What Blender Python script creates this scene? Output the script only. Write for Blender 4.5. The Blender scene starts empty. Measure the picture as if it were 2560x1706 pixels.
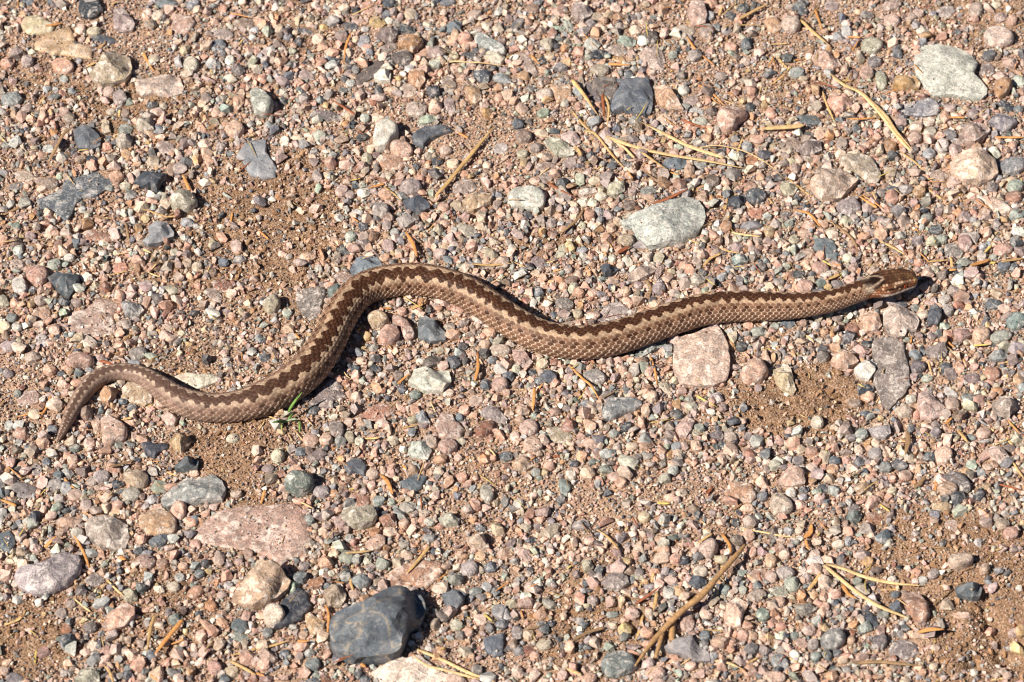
import bpy, bmesh, math, random
import numpy as np
from mathutils import Vector, noise as mnoise

rng = np.random.default_rng(11)
random.seed(11)
SC = bpy.context.scene
COL = SC.collection
rad = math.radians

# ------------------------------------------------------------------ camera, sky, sun, exposure
PITCH = rad(50.0)
DIST = 2.2
FOCAL = 36.0 * DIST / 0.65
cam_data = bpy.data.cameras.new("camera")
cam = bpy.data.objects.new("camera", cam_data)
COL.objects.link(cam)
cam.location = (0.0, -DIST * math.cos(PITCH), DIST * math.sin(PITCH))
cam.rotation_euler = (math.pi / 2 - PITCH, 0, 0)
cam_data.sensor_width = 36.0
cam_data.lens = FOCAL
cam_data.clip_start = 0.05
cam_data.clip_end = 400.0
cam_data.dof.use_dof = True
cam_data.dof.focus_distance = DIST - 0.005
cam_data.dof.aperture_fstop = 11.0
SC.camera = cam

SUN_EL = rad(45.0)
SUN_H = Vector((-0.86, -0.51, 0)).normalized()          # towards the sun, on the ground
SUN_VEC = Vector((SUN_H.x * math.cos(SUN_EL), SUN_H.y * math.cos(SUN_EL), math.sin(SUN_EL)))
world = bpy.data.worlds.new("World")
SC.world = world
world.use_nodes = True
wn = world.node_tree.nodes
wl = world.node_tree.links
wn.clear()
sky = wn.new("ShaderNodeTexSky")
sky.sky_type = 'NISHITA'
sky.sun_disc = False
sky.air_density = 0.45
sky.dust_density = 0.1
sky.sun_elevation = SUN_EL
sky.sun_rotation = math.atan2(SUN_H.x, SUN_H.y)
bg = wn.new("ShaderNodeBackground")
bg.inputs["Strength"].default_value = 0.05
wo = wn.new("ShaderNodeOutputWorld")
wl.new(sky.outputs[0], bg.inputs[0])
wl.new(bg.outputs[0], wo.inputs[0])

sun_data = bpy.data.lights.new("sun", 'SUN')
sun_data.energy = 5.0
sun_data.angle = rad(0.53)
sun_data.color = (1.0, 0.95, 0.87)
sun = bpy.data.objects.new("sun", sun_data)
COL.objects.link(sun)
sun.rotation_euler = SUN_VEC.to_track_quat('Z', 'Y').to_euler()
sun.location = SUN_VEC * 5

SC.view_settings.view_transform = 'Standard'
SC.view_settings.look = 'None'
SC.view_settings.exposure = 0.77
SC.view_settings.gamma = 1.0
SC.view_settings.use_curve_mapping = False
SC.cycles.filter_width = 1.1

# ------------------------------------------------------------------ photograph pixel -> point of the place
PX = 0.65 / 2560.0                                       # metres per photograph pixel at the centre
TP = 2350.0 / 640.0                                      # enlarged tile pixels per photograph pixel
TPX = PX / TP
CL = np.array(cam.location)
FWD = np.array((0, math.cos(PITCH), -math.sin(PITCH)))
UPV = np.array((0, math.sin(PITCH), math.cos(PITCH)))
RGT = np.array((1.0, 0, 0))
KF = 18.0 / FOCAL / 1280.0

def at(px, py, z=0.0):
    px = np.asarray(px, float); py = np.asarray(py, float); z = np.asarray(z, float)
    d = FWD + (px[..., None] - 1280) * KF * RGT - (py[..., None] - 853) * KF * UPV
    t = (z - CL[2]) / d[..., 2]
    return CL + d * t[..., None]

def to_px(p):
    p = np.asarray(p, float) - CL
    f = p @ FWD
    return np.stack([1280 + (p @ RGT) / f / KF, 853 - (p @ UPV) / f / KF], -1)

TY = (0, 427, 854, 1279)
def tile(c, r, X, Y):
    return c * 640 + np.asarray(X, float) / TP, TY[r] + np.asarray(Y, float) / TP

def tag(o, label=None, cat=None, group=None, kind=None):
    if label: o["label"] = label
    if cat: o["category"] = cat
    if group: o["group"] = group
    if kind: o["kind"] = kind
    return o

def mesh_obj(name, V, F, mat, parent=None, smooth=True, attrs=None):
    """V (n,3); F list of polygons or an (m,k) array"""
    me = bpy.data.meshes.new(name)
    V = np.asarray(V, np.float32)
    if isinstance(F, np.ndarray):
        m, k = F.shape
        me.vertices.add(len(V)); me.vertices.foreach_set("co", V.ravel())
        me.loops.add(m * k); me.loops.foreach_set("vertex_index", F.astype(np.int32).ravel())
        me.polygons.add(m)
        me.polygons.foreach_set("loop_start", np.arange(0, m * k, k, dtype=np.int32))
        me.update(calc_edges=True)
    else:
        me.from_pydata([tuple(v) for v in V], [], F)
    me.polygons.foreach_set("use_smooth", np.full(len(me.polygons), smooth, dtype=bool))
    for an, (typ, data) in (attrs or {}).items():
        a = me.attributes.new(an, typ, 'POINT')
        if typ == 'FLOAT_COLOR':
            a.data.foreach_set("color", np.asarray(data, np.float32).ravel())
        else:
            a.data.foreach_set("value", np.asarray(data, np.float32).ravel())
    me.update()
    me.validate()
    if mat: me.materials.append(mat)
    o = bpy.data.objects.new(name, me)
    COL.objects.link(o)
    if parent: o.parent = parent
    return o

def rgba(c):
    c = np.asarray(c, float)
    return np.concatenate([c, np.ones(c.shape[:-1] + (1,))], -1)

# ------------------------------------------------------------------ materials
def new_mat(name):
    m = bpy.data.materials.new(name)
    m.use_nodes = True
    nt = m.node_tree
    return m, nt, nt.nodes, nt.links, nt.nodes["Principled BSDF"]

def math_node(N, L, op, a, b=None, c=None):
    n = N.new("ShaderNodeMath"); n.operation = op
    for i, v in enumerate((a, b, c)):
        if v is None: continue
        if hasattr(v, "links") or hasattr(v, "is_linked"): L.new(v, n.inputs[i])
        else: n.inputs[i].default_value = v
    return n.outputs[0]

def ramp(N, L, fac, stops):
    n = N.new("ShaderNodeValToRGB")
    e = n.color_ramp.elements
    while len(e) < len(stops): e.new(0.5)
    for i, (p, c) in enumerate(stops):
        e[i].position = p
        e[i].color = (c, c, c, 1) if not isinstance(c, tuple) else c
    L.new(fac, n.inputs[0])
    return n.outputs[0]

def mix(N, L, mode, fac, a, b):
    n = N.new("ShaderNodeMix"); n.data_type = 'RGBA'; n.blend_type = mode
    for sock, v in ((n.inputs[0], fac), (n.inputs[6], a), (n.inputs[7], b)):
        if hasattr(v, "is_linked"): L.new(v, sock)
        elif isinstance(v, tuple): sock.default_value = v
        else: sock.default_value = v
    return n.outputs[2]

def rock_mat(name, speck=0.0, mottle=0.5, rough=0.82, bump=0.35, veins=None, streak=0.0, warm=0.0, dust=0.35, mineral=0.6):
    m, nt, N, L, P = new_mat(name)
    at_ = N.new("ShaderNodeAttribute"); at_.attribute_name = "col"
    tc = N.new("ShaderNodeTexCoord")
    vec = tc.outputs["Object"]
    def noise(scale, detail=4, rough_=0.6, dist=0.0):
        n = N.new("ShaderNodeTexNoise")
        n.inputs["Scale"].default_value = scale; n.inputs["Detail"].default_value = detail
        n.inputs["Roughness"].default_value = rough_; n.inputs["Distortion"].default_value = dist
        L.new(vec, n.inputs["Vector"]); return n.outputs[0]
    big = noise(130, 5, 0.65, 0.4)
    fine = noise(900, 3, 0.7)
    v1 = ramp(N, L, big, [(0.30, 1 - 0.55 * mottle), (0.70, 1 + 0.35 * mottle)])
    v2 = ramp(N, L, fine, [(0.30, 1 - 0.45 * mottle), (0.70, 1 + 0.30 * mottle)])
    # minerals: a dark and a light partner of the stone's own colour in grains and bands
    hsv = N.new("ShaderNodeHueSaturation"); L.new(at_.outputs["Color"], hsv.inputs["Color"])
    hsv.inputs["Value"].default_value = 0.50; hsv.inputs["Saturation"].default_value = 0.85
    pal_ = mix(N, L, 'MIX', 0.6, at_.outputs["Color"], (0.88, 0.76, 0.66, 1))
    m1 = ramp(N, L, noise(210, 6, 0.75, 1.2), [(0.47, 0.0), (0.56, mineral)])
    m2 = ramp(N, L, noise(170, 6, 0.75, 0.9), [(0.50, 0.0), (0.60, mineral)])
    c = mix(N, L, 'MIX', m1, at_.outputs["Color"], hsv.outputs[0])
    c = mix(N, L, 'MIX', m2, c, pal_)
    c = mix(N, L, 'MULTIPLY', 1.0, c, v1)
    c = mix(N, L, 'MULTIPLY', 1.0, c, v2)
    if warm:
        w = ramp(N, L, noise(70, 4, 0.6, 1.0), [(0.48, 0.0), (0.66, warm)])
        c = mix(N, L, 'MIX', w, c, (0.40, 0.21, 0.10, 1))
    # pale dust and a second mineral tint in soft patches
    du = ramp(N, L, noise(75, 5, 0.7, 0.8), [(0.50, 0.0), (0.72, dust)])
    c = mix(N, L, 'MIX', du, c, (0.50, 0.38, 0.29, 1))
    if speck:
        dk = ramp(N, L, noise(520, 3, 0.75, 0.6), [(0.56, 0.0), (0.66, speck)])
        lt = ramp(N, L, noise(430, 4, 0.75, 0.9), [(0.54, 0.0), (0.66, speck)])
        c = mix(N, L, 'MIX', dk, c, (0.045, 0.05, 0.055, 1))
        c = mix(N, L, 'MIX', lt, c, (0.62, 0.57, 0.50, 1))
    if streak:
        wv = N.new("ShaderNodeTexWave"); wv.inputs["Scale"].default_value = 140
        wv.inputs["Distortion"].default_value = 6.0; wv.inputs["Detail"].default_value = 3
        wv.inputs["Detail Scale"].default_value = 2.0
        L.new(vec, wv.inputs["Vector"])
        s = ramp(N, L, wv.outputs[1], [(0.25, 1 - 0.35 * streak), (0.8, 1 + 0.35 * streak)])
        c = mix(N, L, 'MULTIPLY', 1.0, c, s)
    if veins:
        nz = N.new("ShaderNodeTexNoise"); nz.inputs["Scale"].default_value = 55; nz.inputs["Detail"].default_value = 3
        L.new(vec, nz.inputs["Vector"])
        add = N.new("ShaderNodeVectorMath"); add.operation = 'MULTIPLY_ADD'
        L.new(nz.outputs["Color"], add.inputs[0]); add.inputs[1].default_value = (0.014,) * 3
        L.new(vec, add.inputs[2])
        vo = N.new("ShaderNodeTexVoronoi"); vo.feature = 'DISTANCE_TO_EDGE'; vo.inputs["Scale"].default_value = 42
        L.new(add.outputs[0], vo.inputs["Vector"])
        vm = ramp(N, L, vo.outputs["Distance"], [(0.0, 0.75), (0.045, 0.0)])
        vm = math_node(N, L, 'MULTIPLY', vm, ramp(N, L, big, [(0.42, 0.0), (0.6, 1.0)]))
        c = mix(N, L, 'MIX', vm, c, veins)
    L.new(c, P.inputs["Base Color"])
    P.inputs["Roughness"].default_value = rough
    P.inputs["Specular IOR Level"].default_value = 0.35
    b = N.new("ShaderNodeBump"); b.inputs["Strength"].default_value = bump; b.inputs["Distance"].default_value = 0.0018
    hsum = math_node(N, L, 'MULTIPLY_ADD', fine, 0.45, big)
    L.new(hsum, b.inputs["Height"]); L.new(b.outputs[0], P.inputs["Normal"])
    return m

M_ROCK = rock_mat("mottled_rock", 0.28, 0.8, bump=0.9, mineral=0.85, dust=0.25)
M_FLAT = rock_mat("slate_rock", 0.10, 0.6, rough=0.62, bump=0.55, dust=0.16, mineral=0.22)
M_GRAN = rock_mat("speckled_granite", 0.75, 0.85, bump=0.8, mineral=0.6, dust=0.15)
M_QUARTZ = rock_mat("quartz_rock", 0.15, 0.8, rough=0.45, bump=0.7, warm=0.45)
M_VEIN = rock_mat("veined_dark_rock", 0.06, 0.75, rough=0.6, bump=0.45, dust=0.12, mineral=0.22, veins=(0.36, 0.27, 0.17, 1))
M_GRAV = rock_mat("gravel_rock", 0.22, 0.8, rough=0.68, bump=0.6, mineral=0.5, dust=0.2)

def simple_attr_mat(name, rough, spec=0.4, grain=0.3, gscale=1500, bump=0.2, sub=0.0):
    m, nt, N, L, P = new_mat(name)
    a = N.new("ShaderNodeAttribute"); a.attribute_name = "col"
    tc = N.new("ShaderNodeTexCoord")
    n = N.new("ShaderNodeTexNoise"); n.inputs["Scale"].default_value = gscale; n.inputs["Detail"].default_value = 3
    L.new(tc.outputs["Object"], n.inputs["Vector"])
    v = ramp(N, L, n.outputs[0], [(0.3, 1 - grain), (0.7, 1 + grain)])
    L.new(mix(N, L, 'MULTIPLY', 1.0, a.outputs["Color"], v), P.inputs["Base Color"])
    P.inputs["Roughness"].default_value = rough
    P.inputs["Specular IOR Level"].default_value = spec
    b = N.new("ShaderNodeBump"); b.inputs["Strength"].default_value = bump; b.inputs["Distance"].default_value = 0.0004
    L.new(n.outputs[0], b.inputs["Height"]); L.new(b.outputs[0], P.inputs["Normal"])
    return m

M_SNAKE = simple_attr_mat("snake_skin", 0.5, 0.13, 0.2, 2200, 0.15)
M_STRAW = simple_attr_mat("dry_plant", 0.6, 0.4, 0.28, 700, 0.4)
M_SAND = simple_attr_mat("sand_grain", 0.38, 0.5, 0.2, 2500, 0.1)

# ------------------------------------------------------------------ survey of the stones, tile by tile
# ellipse: X Y W H angle colour kind ; kind r rounded, a angular, f flat and half buried, g granite
# outline: P colour kind height | x y x y ... | short name | label
STONES = """
T 0 0
P S r 70 | 740 -60 900 -40 950 90 890 150 800 180 740 140 715 80 | dark cut-off stone | smooth dark grey stone cut by the photo's upper edge, near its left corner
P YW f 45 | 180 230 230 150 330 125 430 185 520 220 480 300 300 330 220 290 | upper quartz lump | cream yellow quartz lump with an orange needle on it, upper left corner
P YC f 45 | 310 390 420 300 640 230 690 330 700 400 850 430 840 540 740 540 560 500 480 520 380 480 310 450 | lower quartz lump | yellowish half-buried quartz lump just below another one, upper left corner
P CB a 150 | 815 680 870 620 910 590 960 500 1040 450 1130 465 1185 500 1215 620 1190 690 1150 750 1040 785 930 790 840 740 | beige upright stone | big smooth beige stone with a black shadow on its right, upper left
P KM g 80 | 1250 730 1400 700 1480 670 1600 680 1660 720 1690 800 1680 860 1560 900 1400 880 1300 890 1250 850 1240 790 | pale pink rough stone | pale pink rough granite stone right of the big smooth beige stone, upper left
P M a 80 | 1040 70 1120 50 1170 110 1240 230 1210 290 1100 300 1040 260
P CL a 110 | 1130 1180 1220 1260 1200 1340 1110 1370 1065 1310 1080 1230
P DG a 100 | 680 1190 760 1120 840 1170 930 1280 920 1350 850 1380 720 1380 680 1280 | slate wedge | dark blue-grey slate wedge beside a long brown needle, left upper part
P GL f 55 | 2160 1440 2248 1278 2443 1256 2454 1396 2549 1542 2534 1627 2424 1645 2295 1616 2203 1469 | blue-grey slab | blue-grey sandstone slab half sunk in the sandy patch, upper left
P NL r 150 | 2284 793 2368 782 2438 841 2500 929 2515 999 2453 1068 2368 1065 2320 991 | grey-green upright stone | rounded grey-green stone with a dark shadow on its right, upper left of centre
865 285 170 80 0 C r
735 270 100 110 30 K r
1450 145 130 110 0 KW r
1350 130 90 120 30 K a
1525 35 210 100 0 G a
1770 40 150 100 0 G r
1680 220 230 200 -10 PM f
950 360 250 80 10 D f
2040 315 240 110 0 M f
2000 420 160 130 0 G r
2240 215 210 110 -10 BM f
1700 455 90 120 20 C a
1755 590 140 160 -40 CL r
1955 590 160 110 0 L a
2110 555 90 110 0 W r
2190 640 150 120 20 DB a
580 600 210 150 20 P r
250 560 120 120 0 M r
70 570 130 120 0 P a
100 905 210 160 0 LG g
250 995 120 90 -30 M r
1000 840 120 110 0 K r
1105 900 140 150 0 M r
585 725 90 70 20 L r
660 840 80 60 20 G a
1400 965 110 80 0 D a
1440 1030 140 90 0 K a
1500 970 80 90 0 C a
2195 920 210 110 -75 P a
1330 1145 200 170 20 CL g
1450 1190 120 90 20 G a
1150 1190 150 110 10 GN a
970 1160 190 90 80 C a
2150 1180 180 160 0 PK r
1840 1170 170 80 50 P f
1880 1320 130 90 -10 K a
2030 1340 140 90 -60 M a
1160 1410 100 110 0 OP r
980 1340 100 100 0 P a
1520 1350 200 130 0 M f
60 1330 110 70 -10 DN r
175 1400 90 80 0 M a
1645 1450 90 70 0 M r
440 1370 140 90 -20 L f
1320 1470 70 55 0 S r
2110 1410 90 60 0 G r
640 1080 110 110 0 BM r
1020 1025 100 70 0 CN r
1150 1040 90 100 0 BM r
T 1 0
P OR a 130 | 1305 340 1470 280 1535 380 1440 480 1390 450 1310 440 | rust-brown stone | rust brown flat-topped angular stone, upper middle, above the cream white stone
P L r 80 | 2010 300 2060 275 2130 330 2300 440 2300 510 2240 520 2100 430 2010 430 | pale finger stone | pale grey finger-shaped stone lying diagonally near the top middle
P W a 100 | 1080 690 1140 630 1215 610 1240 680 1230 750 1150 755 1085 730 | glittering quartz | small glittering white quartz chip beside a dark sliver, upper middle
P DG f 70 | 1500 1180 1560 1135 1740 1135 1815 1195 1690 1245 1590 1290 1530 1360 1440 1320 1420 1260 | pointed dark slate | pointed dark grey slate right of the cream white stone, orange needle at its tip
P WN r 170 | 1090 1180 1140 1100 1210 1090 1300 1140 1310 1240 1240 1290 1200 1370 1120 1390 1070 1340 1080 1240 | cream white stone | upright cream white stone with a pink pebble leaning on it, upper middle
P KP r 110 | 1220 1310 1300 1280 1400 1310 1450 1380 1410 1440 1300 1435 1240 1390 | smooth pink pebble | smooth pink speckled pebble leaning on the cream white stone, upper middle
200 260 110 110 0 KC a
450 290 170 70 20 D f
570 360 120 110 0 K r
335 465 80 80 0 NC a
500 520 100 70 -20 ND r
460 690 170 110 10 M f
870 760 110 80 0 L r
800 830 90 60 20 SN r
650 70 90 50 30 L r
1020 70 170 130 -20 P f
1220 20 130 110 0 D r
1760 20 180 70 -10 G r
1195 130 90 80 0 G r
1110 205 150 110 20 YO a
1420 130 130 120 0 C r
920 175 150 110 20 KM f
860 240 170 90 10 D f
785 330 130 110 0 M r
1000 270 80 60 0 L r
990 380 130 140 0 GL f
1020 440 90 110 60 P r
1210 320 210 180 20 BG a
1390 270 170 90 0 D a
1340 530 210 160 10 DB r
1210 440 180 90 0 MD f
1660 480 180 130 0 M a
1540 490 90 110 30 P f
1820 250 170 130 -20 G a
1915 350 130 130 0 P r
2190 530 200 130 25 WC a
1820 510 100 80 20 C r
1960 510 180 80 10 D f
1975 580 100 90 0 MK a
1830 630 100 80 0 KP r
2080 695 170 150 0 DG g
2260 720 190 100 25 LG a
1050 660 350 130 -40 DB f
1480 710 220 150 70 OP a
1770 780 190 150 70 MB f
1630 835 150 140 0 S g
2000 860 220 140 70 OC a
1390 830 170 150 0 MK f
1120 830 130 80 85 D a
910 890 80 60 0 D r
1475 1005 210 160 10 MK g
1640 990 130 150 0 PK a
1780 970 190 110 75 M f
960 1000 100 65 10 C r
1000 1085 100 90 30 LN r
650 1065 340 110 10 DM g
1110 1080 130 90 0 K f
1580 1100 200 90 -5 N a
980 1260 140 80 -20 S r
265 1300 140 90 80 WC r
2115 1030 110 100 0 OY a
2310 870 110 120 0 K r
2230 900 90 80 0 P r
1250 1490 290 160 10 PB f
1020 1460 130 110 85 CN r
1660 1480 130 90 0 SD r
1740 1380 120 100 0 PM r
1610 1390 60 80 0 W r
1810 1500 120 110 0 CK r
2250 1360 160 110 0 LM f
2120 1520 90 80 0 K r
T 2 0
P MK g 60 | 1150 480 1250 430 1380 460 1410 560 1390 660 1280 650 1210 580 1150 530 | mauve granite slab | flat mauve granite slab above the blue-black stone pair, top right of centre
P DB f 60 | 745 720 790 700 960 700 980 780 960 900 900 960 820 870 740 780 | slate's left half | dark rusty slate touching a bigger slate on its right, upper right of centre
P GD a 110 | 940 860 990 760 960 705 1250 700 1300 860 1290 980 1270 1050 1150 1055 1030 1020 930 1040 900 1000 | big dark slate block | big dark blue-grey slate block beside a peach chip, upper right of centre
P OK a 90 | 1310 780 1370 765 1450 820 1530 920 1575 1020 1450 1020 1350 960 1310 880 | peach chip | pointed peach-coloured chip touching the big dark slate block's right side
P OK f 60 | 350 760 550 760 550 880 500 920 420 970 390 880 | tan chip | tan three-sided chip left of the big dark slate block
P PC r 140 | 1870 1040 1940 980 2060 950 2160 1010 2170 1060 2080 1130 2050 1190 1970 1240 1910 1190 | lumpy pink stone | lumpy salmon pink stone with a dark shadow, above the long straws
P NC a 80 | 290 1290 350 1240 440 1270 570 1370 570 1430 500 1445 410 1430 330 1350 | olive-grey stone | olive grey angular stone below a small speckled pale pink one
190 80 140 110 -20 BM r
640 100 210 180 70 M a
950 70 120 100 20 K a
980 150 110 80 0 BO a
780 155 150 80 0 CB r
420 265 160 60 0 N a
520 240 140 80 60 NL a
725 220 110 90 30 DM a
330 400 140 140 30 CN a
440 350 90 75 0 SN a
735 400 170 130 10 LW g
690 480 60 50 0 W r
790 500 175 110 0 S a
1050 375 200 110 20 N a
1275 340 160 140 60 DB r
1580 285 230 110 0 CM f
1700 130 270 180 80 MP a
1830 30 120 130 70 P a
1790 280 150 140 60 M r
960 460 200 110 0 M f
610 470 110 120 0 P a
1480 500 90 100 0 ND a
810 640 180 110 10 CN r
980 540 130 80 10 O f
1130 280 120 90 0 KM a
340 510 130 80 0 C f
2155 395 160 120 -70 DG a
2020 145 140 70 20 SD a
1810 150 110 100 0 LG r
2010 430 130 90 0 P r
2140 570 110 90 0 KM r
150 600 290 110 60 M f
1575 825 110 110 0 W r
300 870 170 120 -10 KL r
90 1000 120 120 0 PM r
290 1035 130 90 -10 N r
740 850 250 100 60 DM f
1690 1020 180 80 15 L f
1720 1115 190 80 5 LN r
1400 1095 160 110 0 KC f
960 1180 100 100 0 GD a
1135 1100 120 90 0 LG a
755 1100 120 70 10 KW a
650 1030 80 60 0 W r
105 1250 170 130 20 BM r
545 1270 210 140 30 KL g
265 1220 170 90 10 CK a
390 1205 100 60 0 D a
225 1350 120 100 0 MD r
95 1410 120 90 0 CN r
1500 1500 240 120 5 GD a
1730 1510 140 110 10 GN r
1785 1260 120 100 0 P a
2250 1280 140 90 10 P r
730 1425 100 80 10 D a
985 1395 110 100 0 K r
1130 1390 120 90 10 P r
2160 1350 130 100 60 GL r
2190 980 100 90 0 SD r
2210 1470 140 90 -10 RO f
530 1500 170 120 0 M f
310 1530 200 120 0 MB f
60 1130 110 110 0 D a
1920 700 130 80 10 M r
1650 920 160 100 -10 M f
T 3 0
P KW r 110 | 1980 310 2020 240 2110 225 2200 250 2260 330 2250 400 2130 430 2040 410 1990 370 | bright pink-white stone | bright pinkish white rounded stone near the upper right corner
P LW g 90 | 1340 500 1400 410 1500 390 1600 400 1740 420 1870 500 1930 580 1890 680 2020 820 2020 880 1960 930 1850 920 1700 880 1530 890 1440 800 1360 690 1345 600 | big speckled granite | big grey and white speckled granite block with a gold stone at its side, upper right
P YO a 110 | 1145 760 1170 690 1260 680 1350 685 1400 760 1390 810 1300 825 1240 830 1145 795 | golden stone | golden ochre stone touching the left side of the big speckled granite
P OB r 110 | 2080 760 2140 720 2220 700 2250 790 2200 860 2130 910 2085 880 | orange-brown stone | glossy orange-brown stone right of the big speckled granite
P GL g 45 | 1210 1050 1240 960 1350 920 1470 890 1560 930 1590 1000 1550 1060 1400 1080 | low grey granite | low blue-grey granite stone just below the big speckled granite
P MP a 130 | 1755 1240 1790 1160 1900 1110 2000 1120 2040 1190 1980 1280 1900 1350 1800 1330 | creased pink stone | pinkish grey stone with deep creases, above the large pale pink rock at right
P MB f 40 | 110 1270 220 1250 330 1310 300 1370 180 1380
P KC a 170 | 1670 1500 1720 1400 1850 1335 2000 1390 2080 1450 2120 1600 2050 1660 1950 1690 1830 1680 1700 1600 | large pale pink rock | large pale pink rock near the right edge, upper third, its top faintly orange
P MC r 110 | 620 1470 700 1410 870 1410 960 1450 1030 1568 1040 1640 980 1730 850 1620 720 1500 | rear of the pale pair | pale grey-beige stone behind a bright one with a cracked shadow between, upper right
290 50 190 90 -30 D a
50 225 190 140 50 PO r
210 220 190 170 0 KM r
320 105 100 90 0 D r
590 50 170 110 10 M f
1130 50 180 110 -20 MC a
905 140 150 80 0 DM a
1140 190 170 120 25 KM r
1380 120 120 90 0 KM r
1630 110 190 120 -10 ML f
1910 90 150 130 70 MC r
2100 40 100 90 0 C a
2140 160 120 110 0 M a
2240 190 110 120 0 PM r
645 335 135 95 5 GL a
955 415 220 150 0 NC r
1190 470 150 90 70 D a
1740 295 90 80 0 SD r
540 560 270 170 25 PM g
265 670 170 110 0 NG r
980 565 140 120 -30 DM r
1040 740 210 105 80 CN r
905 670 140 130 0 MP r
780 690 110 100 0 M r
2030 510 140 110 0 D r
2110 510 80 110 0 B r
2220 570 150 110 10 MP a
2010 640 170 130 0 MD f
2300 740 130 120 20 WN a
2180 970 170 90 30 DS a
1670 990 140 90 0 M r
1880 1050 120 110 0 MD r
2150 1120 250 190 10 GM g
1480 1120 130 90 -20 KL r
1490 1220 130 130 0 CL r
1360 1160 130 120 0 KC a
1350 1270 150 120 0 MP r
1600 1340 150 130 60 ML r
1480 1410 130 120 0 LG r
660 940 230 190 20 P g
360 1100 290 110 5 DG f
395 1355 220 170 -30 MD a
680 1320 140 110 80 M r
1120 1340 150 130 20 OB r
960 1310 110 80 0 PR r
805 1290 80 60 0 L r
500 1200 170 80 -5 KC r
375 1240 130 70 20 SD f
810 1180 80 80 0 GD r
30 1040 110 120 0 P a
2250 1520 250 170 -10 GL r
T 0 1
P GD g 50 | 330 270 560 170 590 90 720 50 900 -10 1000 0 1060 90 960 180 880 240 760 260 690 330 660 410 610 470 540 440 480 350 370 360 | long grey slab | long blue-grey slab with pale specks, sunk in the gravel near the left edge
P SD a 100 | 1225 110 1290 10 1350 -10 1510 10 1530 60 1480 130 1440 210 1380 150 1290 150 | square dark slate | square dark slate standing right of the long grey slab, left part
P CN r 140 | 1545 270 1580 200 1660 165 1760 190 1815 270 1800 330 1710 375 1600 365 | olive round stone | rounded olive grey stone with a needle pointing at it, left, below the square dark slate
P GL a 100 | 1310 660 1370 600 1360 510 1420 470 1540 460 1600 560 1590 600 1480 670 1360 695 | blue-grey wedge | clean blue-grey wedge-shaped stone in the gravel left of the sandy patch
P D a 110 | 435 970 520 910 640 930 720 960 735 1000 690 1080 630 1185 570 1150 490 1050 | flecked dark slate | dark three-cornered slate with white flecks, left part, above the mauve slab
P MP f 45 | 610 1390 640 1300 770 1270 870 1180 990 1165 1090 1210 1080 1280 1040 1330 1070 1420 1060 1500 900 1530 740 1530 640 1490 | left mauve slab | broad flat mauve-pink slab sunk in the gravel, left part, above the snake's tail
P LG a 90 | 1105 1200 1150 1175 1290 1230 1320 1290 1280 1330 1150 1340 1130 1270 | pale grey wedge | pale grey wedge stone touching the right side of the left mauve slab
1070 50 150 120 0 OK r
1150 140 130 80 0 CN r
450 120 190 120 0 MB r
220 50 210 110 0 CM f
280 85 90 80 0 D a
550 50 70 80 0 N r
150 140 170 70 -10 DM f
1720 480 130 110 0 LG a
900 600 300 110 0 RP f
950 665 90 50 -10 W a
1100 890 170 100 -10 PR f
945 760 90 90 0 WC r
1600 750 90 80 0 CN r
170 720 140 100 -70 LN a
150 510 90 70 0 ND r
500 860 140 130 0 LN r
640 800 130 80 0 LC r
340 950 220 200 20 PM r
150 860 150 130 0 M f
180 1050 180 140 70 LW r
800 980 130 110 0 WK a
970 1070 120 110 0 RB a
1720 850 100 100 0 C r
1810 880 110 100 0 CK r
1935 930 130 110 0 B r
2040 1050 210 130 20 RB f
1960 1130 190 120 30 MB f
2050 840 110 90 0 GD a
2200 810 130 80 0 LM a
380 1310 190 130 0 PM f
370 1190 140 110 0 M r
110 1350 110 90 0 GN r
40 1440 130 140 0 YW r
30 1200 110 120 0 CN a
150 1440 120 90 0 LC r
500 1460 120 110 0 PK a
380 1540 140 80 0 LM r
1165 1410 110 100 80 M r
30 630 100 120 0 P r
280 600 110 90 0 M r
2130 1330 80 70 0 P r
700 1210 120 90 0 M r
1340 1060 150 110 0 M r
T 1 1
P SG a 100 | 1350 270 1410 225 1490 220 1590 300 1595 350 1520 400 1420 380 1370 330 | blue-black stone | blue-black angular stone above the snake's first bend, left of the straw's lower end
P ML r 100 | 1060 370 1090 290 1160 265 1230 340 1210 420 1150 440 1070 410
P G a 70 | 860 910 920 790 990 775 1110 780 1150 850 1160 890 1050 920 930 990 880 950 | blue stone at the bend | blue-grey angular stone partly under the snake's first upper bend
P MD f 45 | 365 1100 450 1070 580 1040 640 1080 640 1160 600 1250 600 1330 500 1390 420 1330 370 1240 | dark mauve slab | dark mauve-grey flat slab just left of the snake's steep body section
P CN r 120 | 50 1230 150 1130 210 1140 230 1230 190 1290 120 1315 | lone olive pebble | olive beige pebble standing alone on sand left of the snake's steep body section
P GD a 110 | 1480 1420 1500 1320 1560 1310 1650 1390 1740 1490 1740 1568 1600 1590 1490 1540 | grey stone in the bend | blue-grey pointed stone inside the snake's first bend, right of two pink ones
P CO r 120 | 1010 1370 1050 1300 1150 1275 1240 1370 1160 1440 1060 1430 | tan stone in the bend | smooth tan stone inside the snake's first bend, next to its shadow
P PK r 120 | 1135 1490 1190 1410 1290 1400 1330 1490 1280 1568 1180 1600 1130 1560 | pink stone in the bend | rounded pink stone inside the snake's first bend, below the smooth tan one
P MP r 90 | 1230 1310 1300 1310 1400 1380 1460 1500 1450 1570 1360 1560 1330 1440 1250 1380 | mauve stone in the bend | long mauve-pink stone inside the snake's first bend, between pink and grey ones
790 185 140 120 0 MK r
860 220 100 90 0 M r
990 205 130 100 -10 WC a
1190 215 170 100 15 P r
910 130 90 70 60 DG a
985 125 90 70 0 N a
1420 150 220 160 0 M r
1505 75 100 80 0 P r
1910 30 100 70 0 PO r
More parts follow.
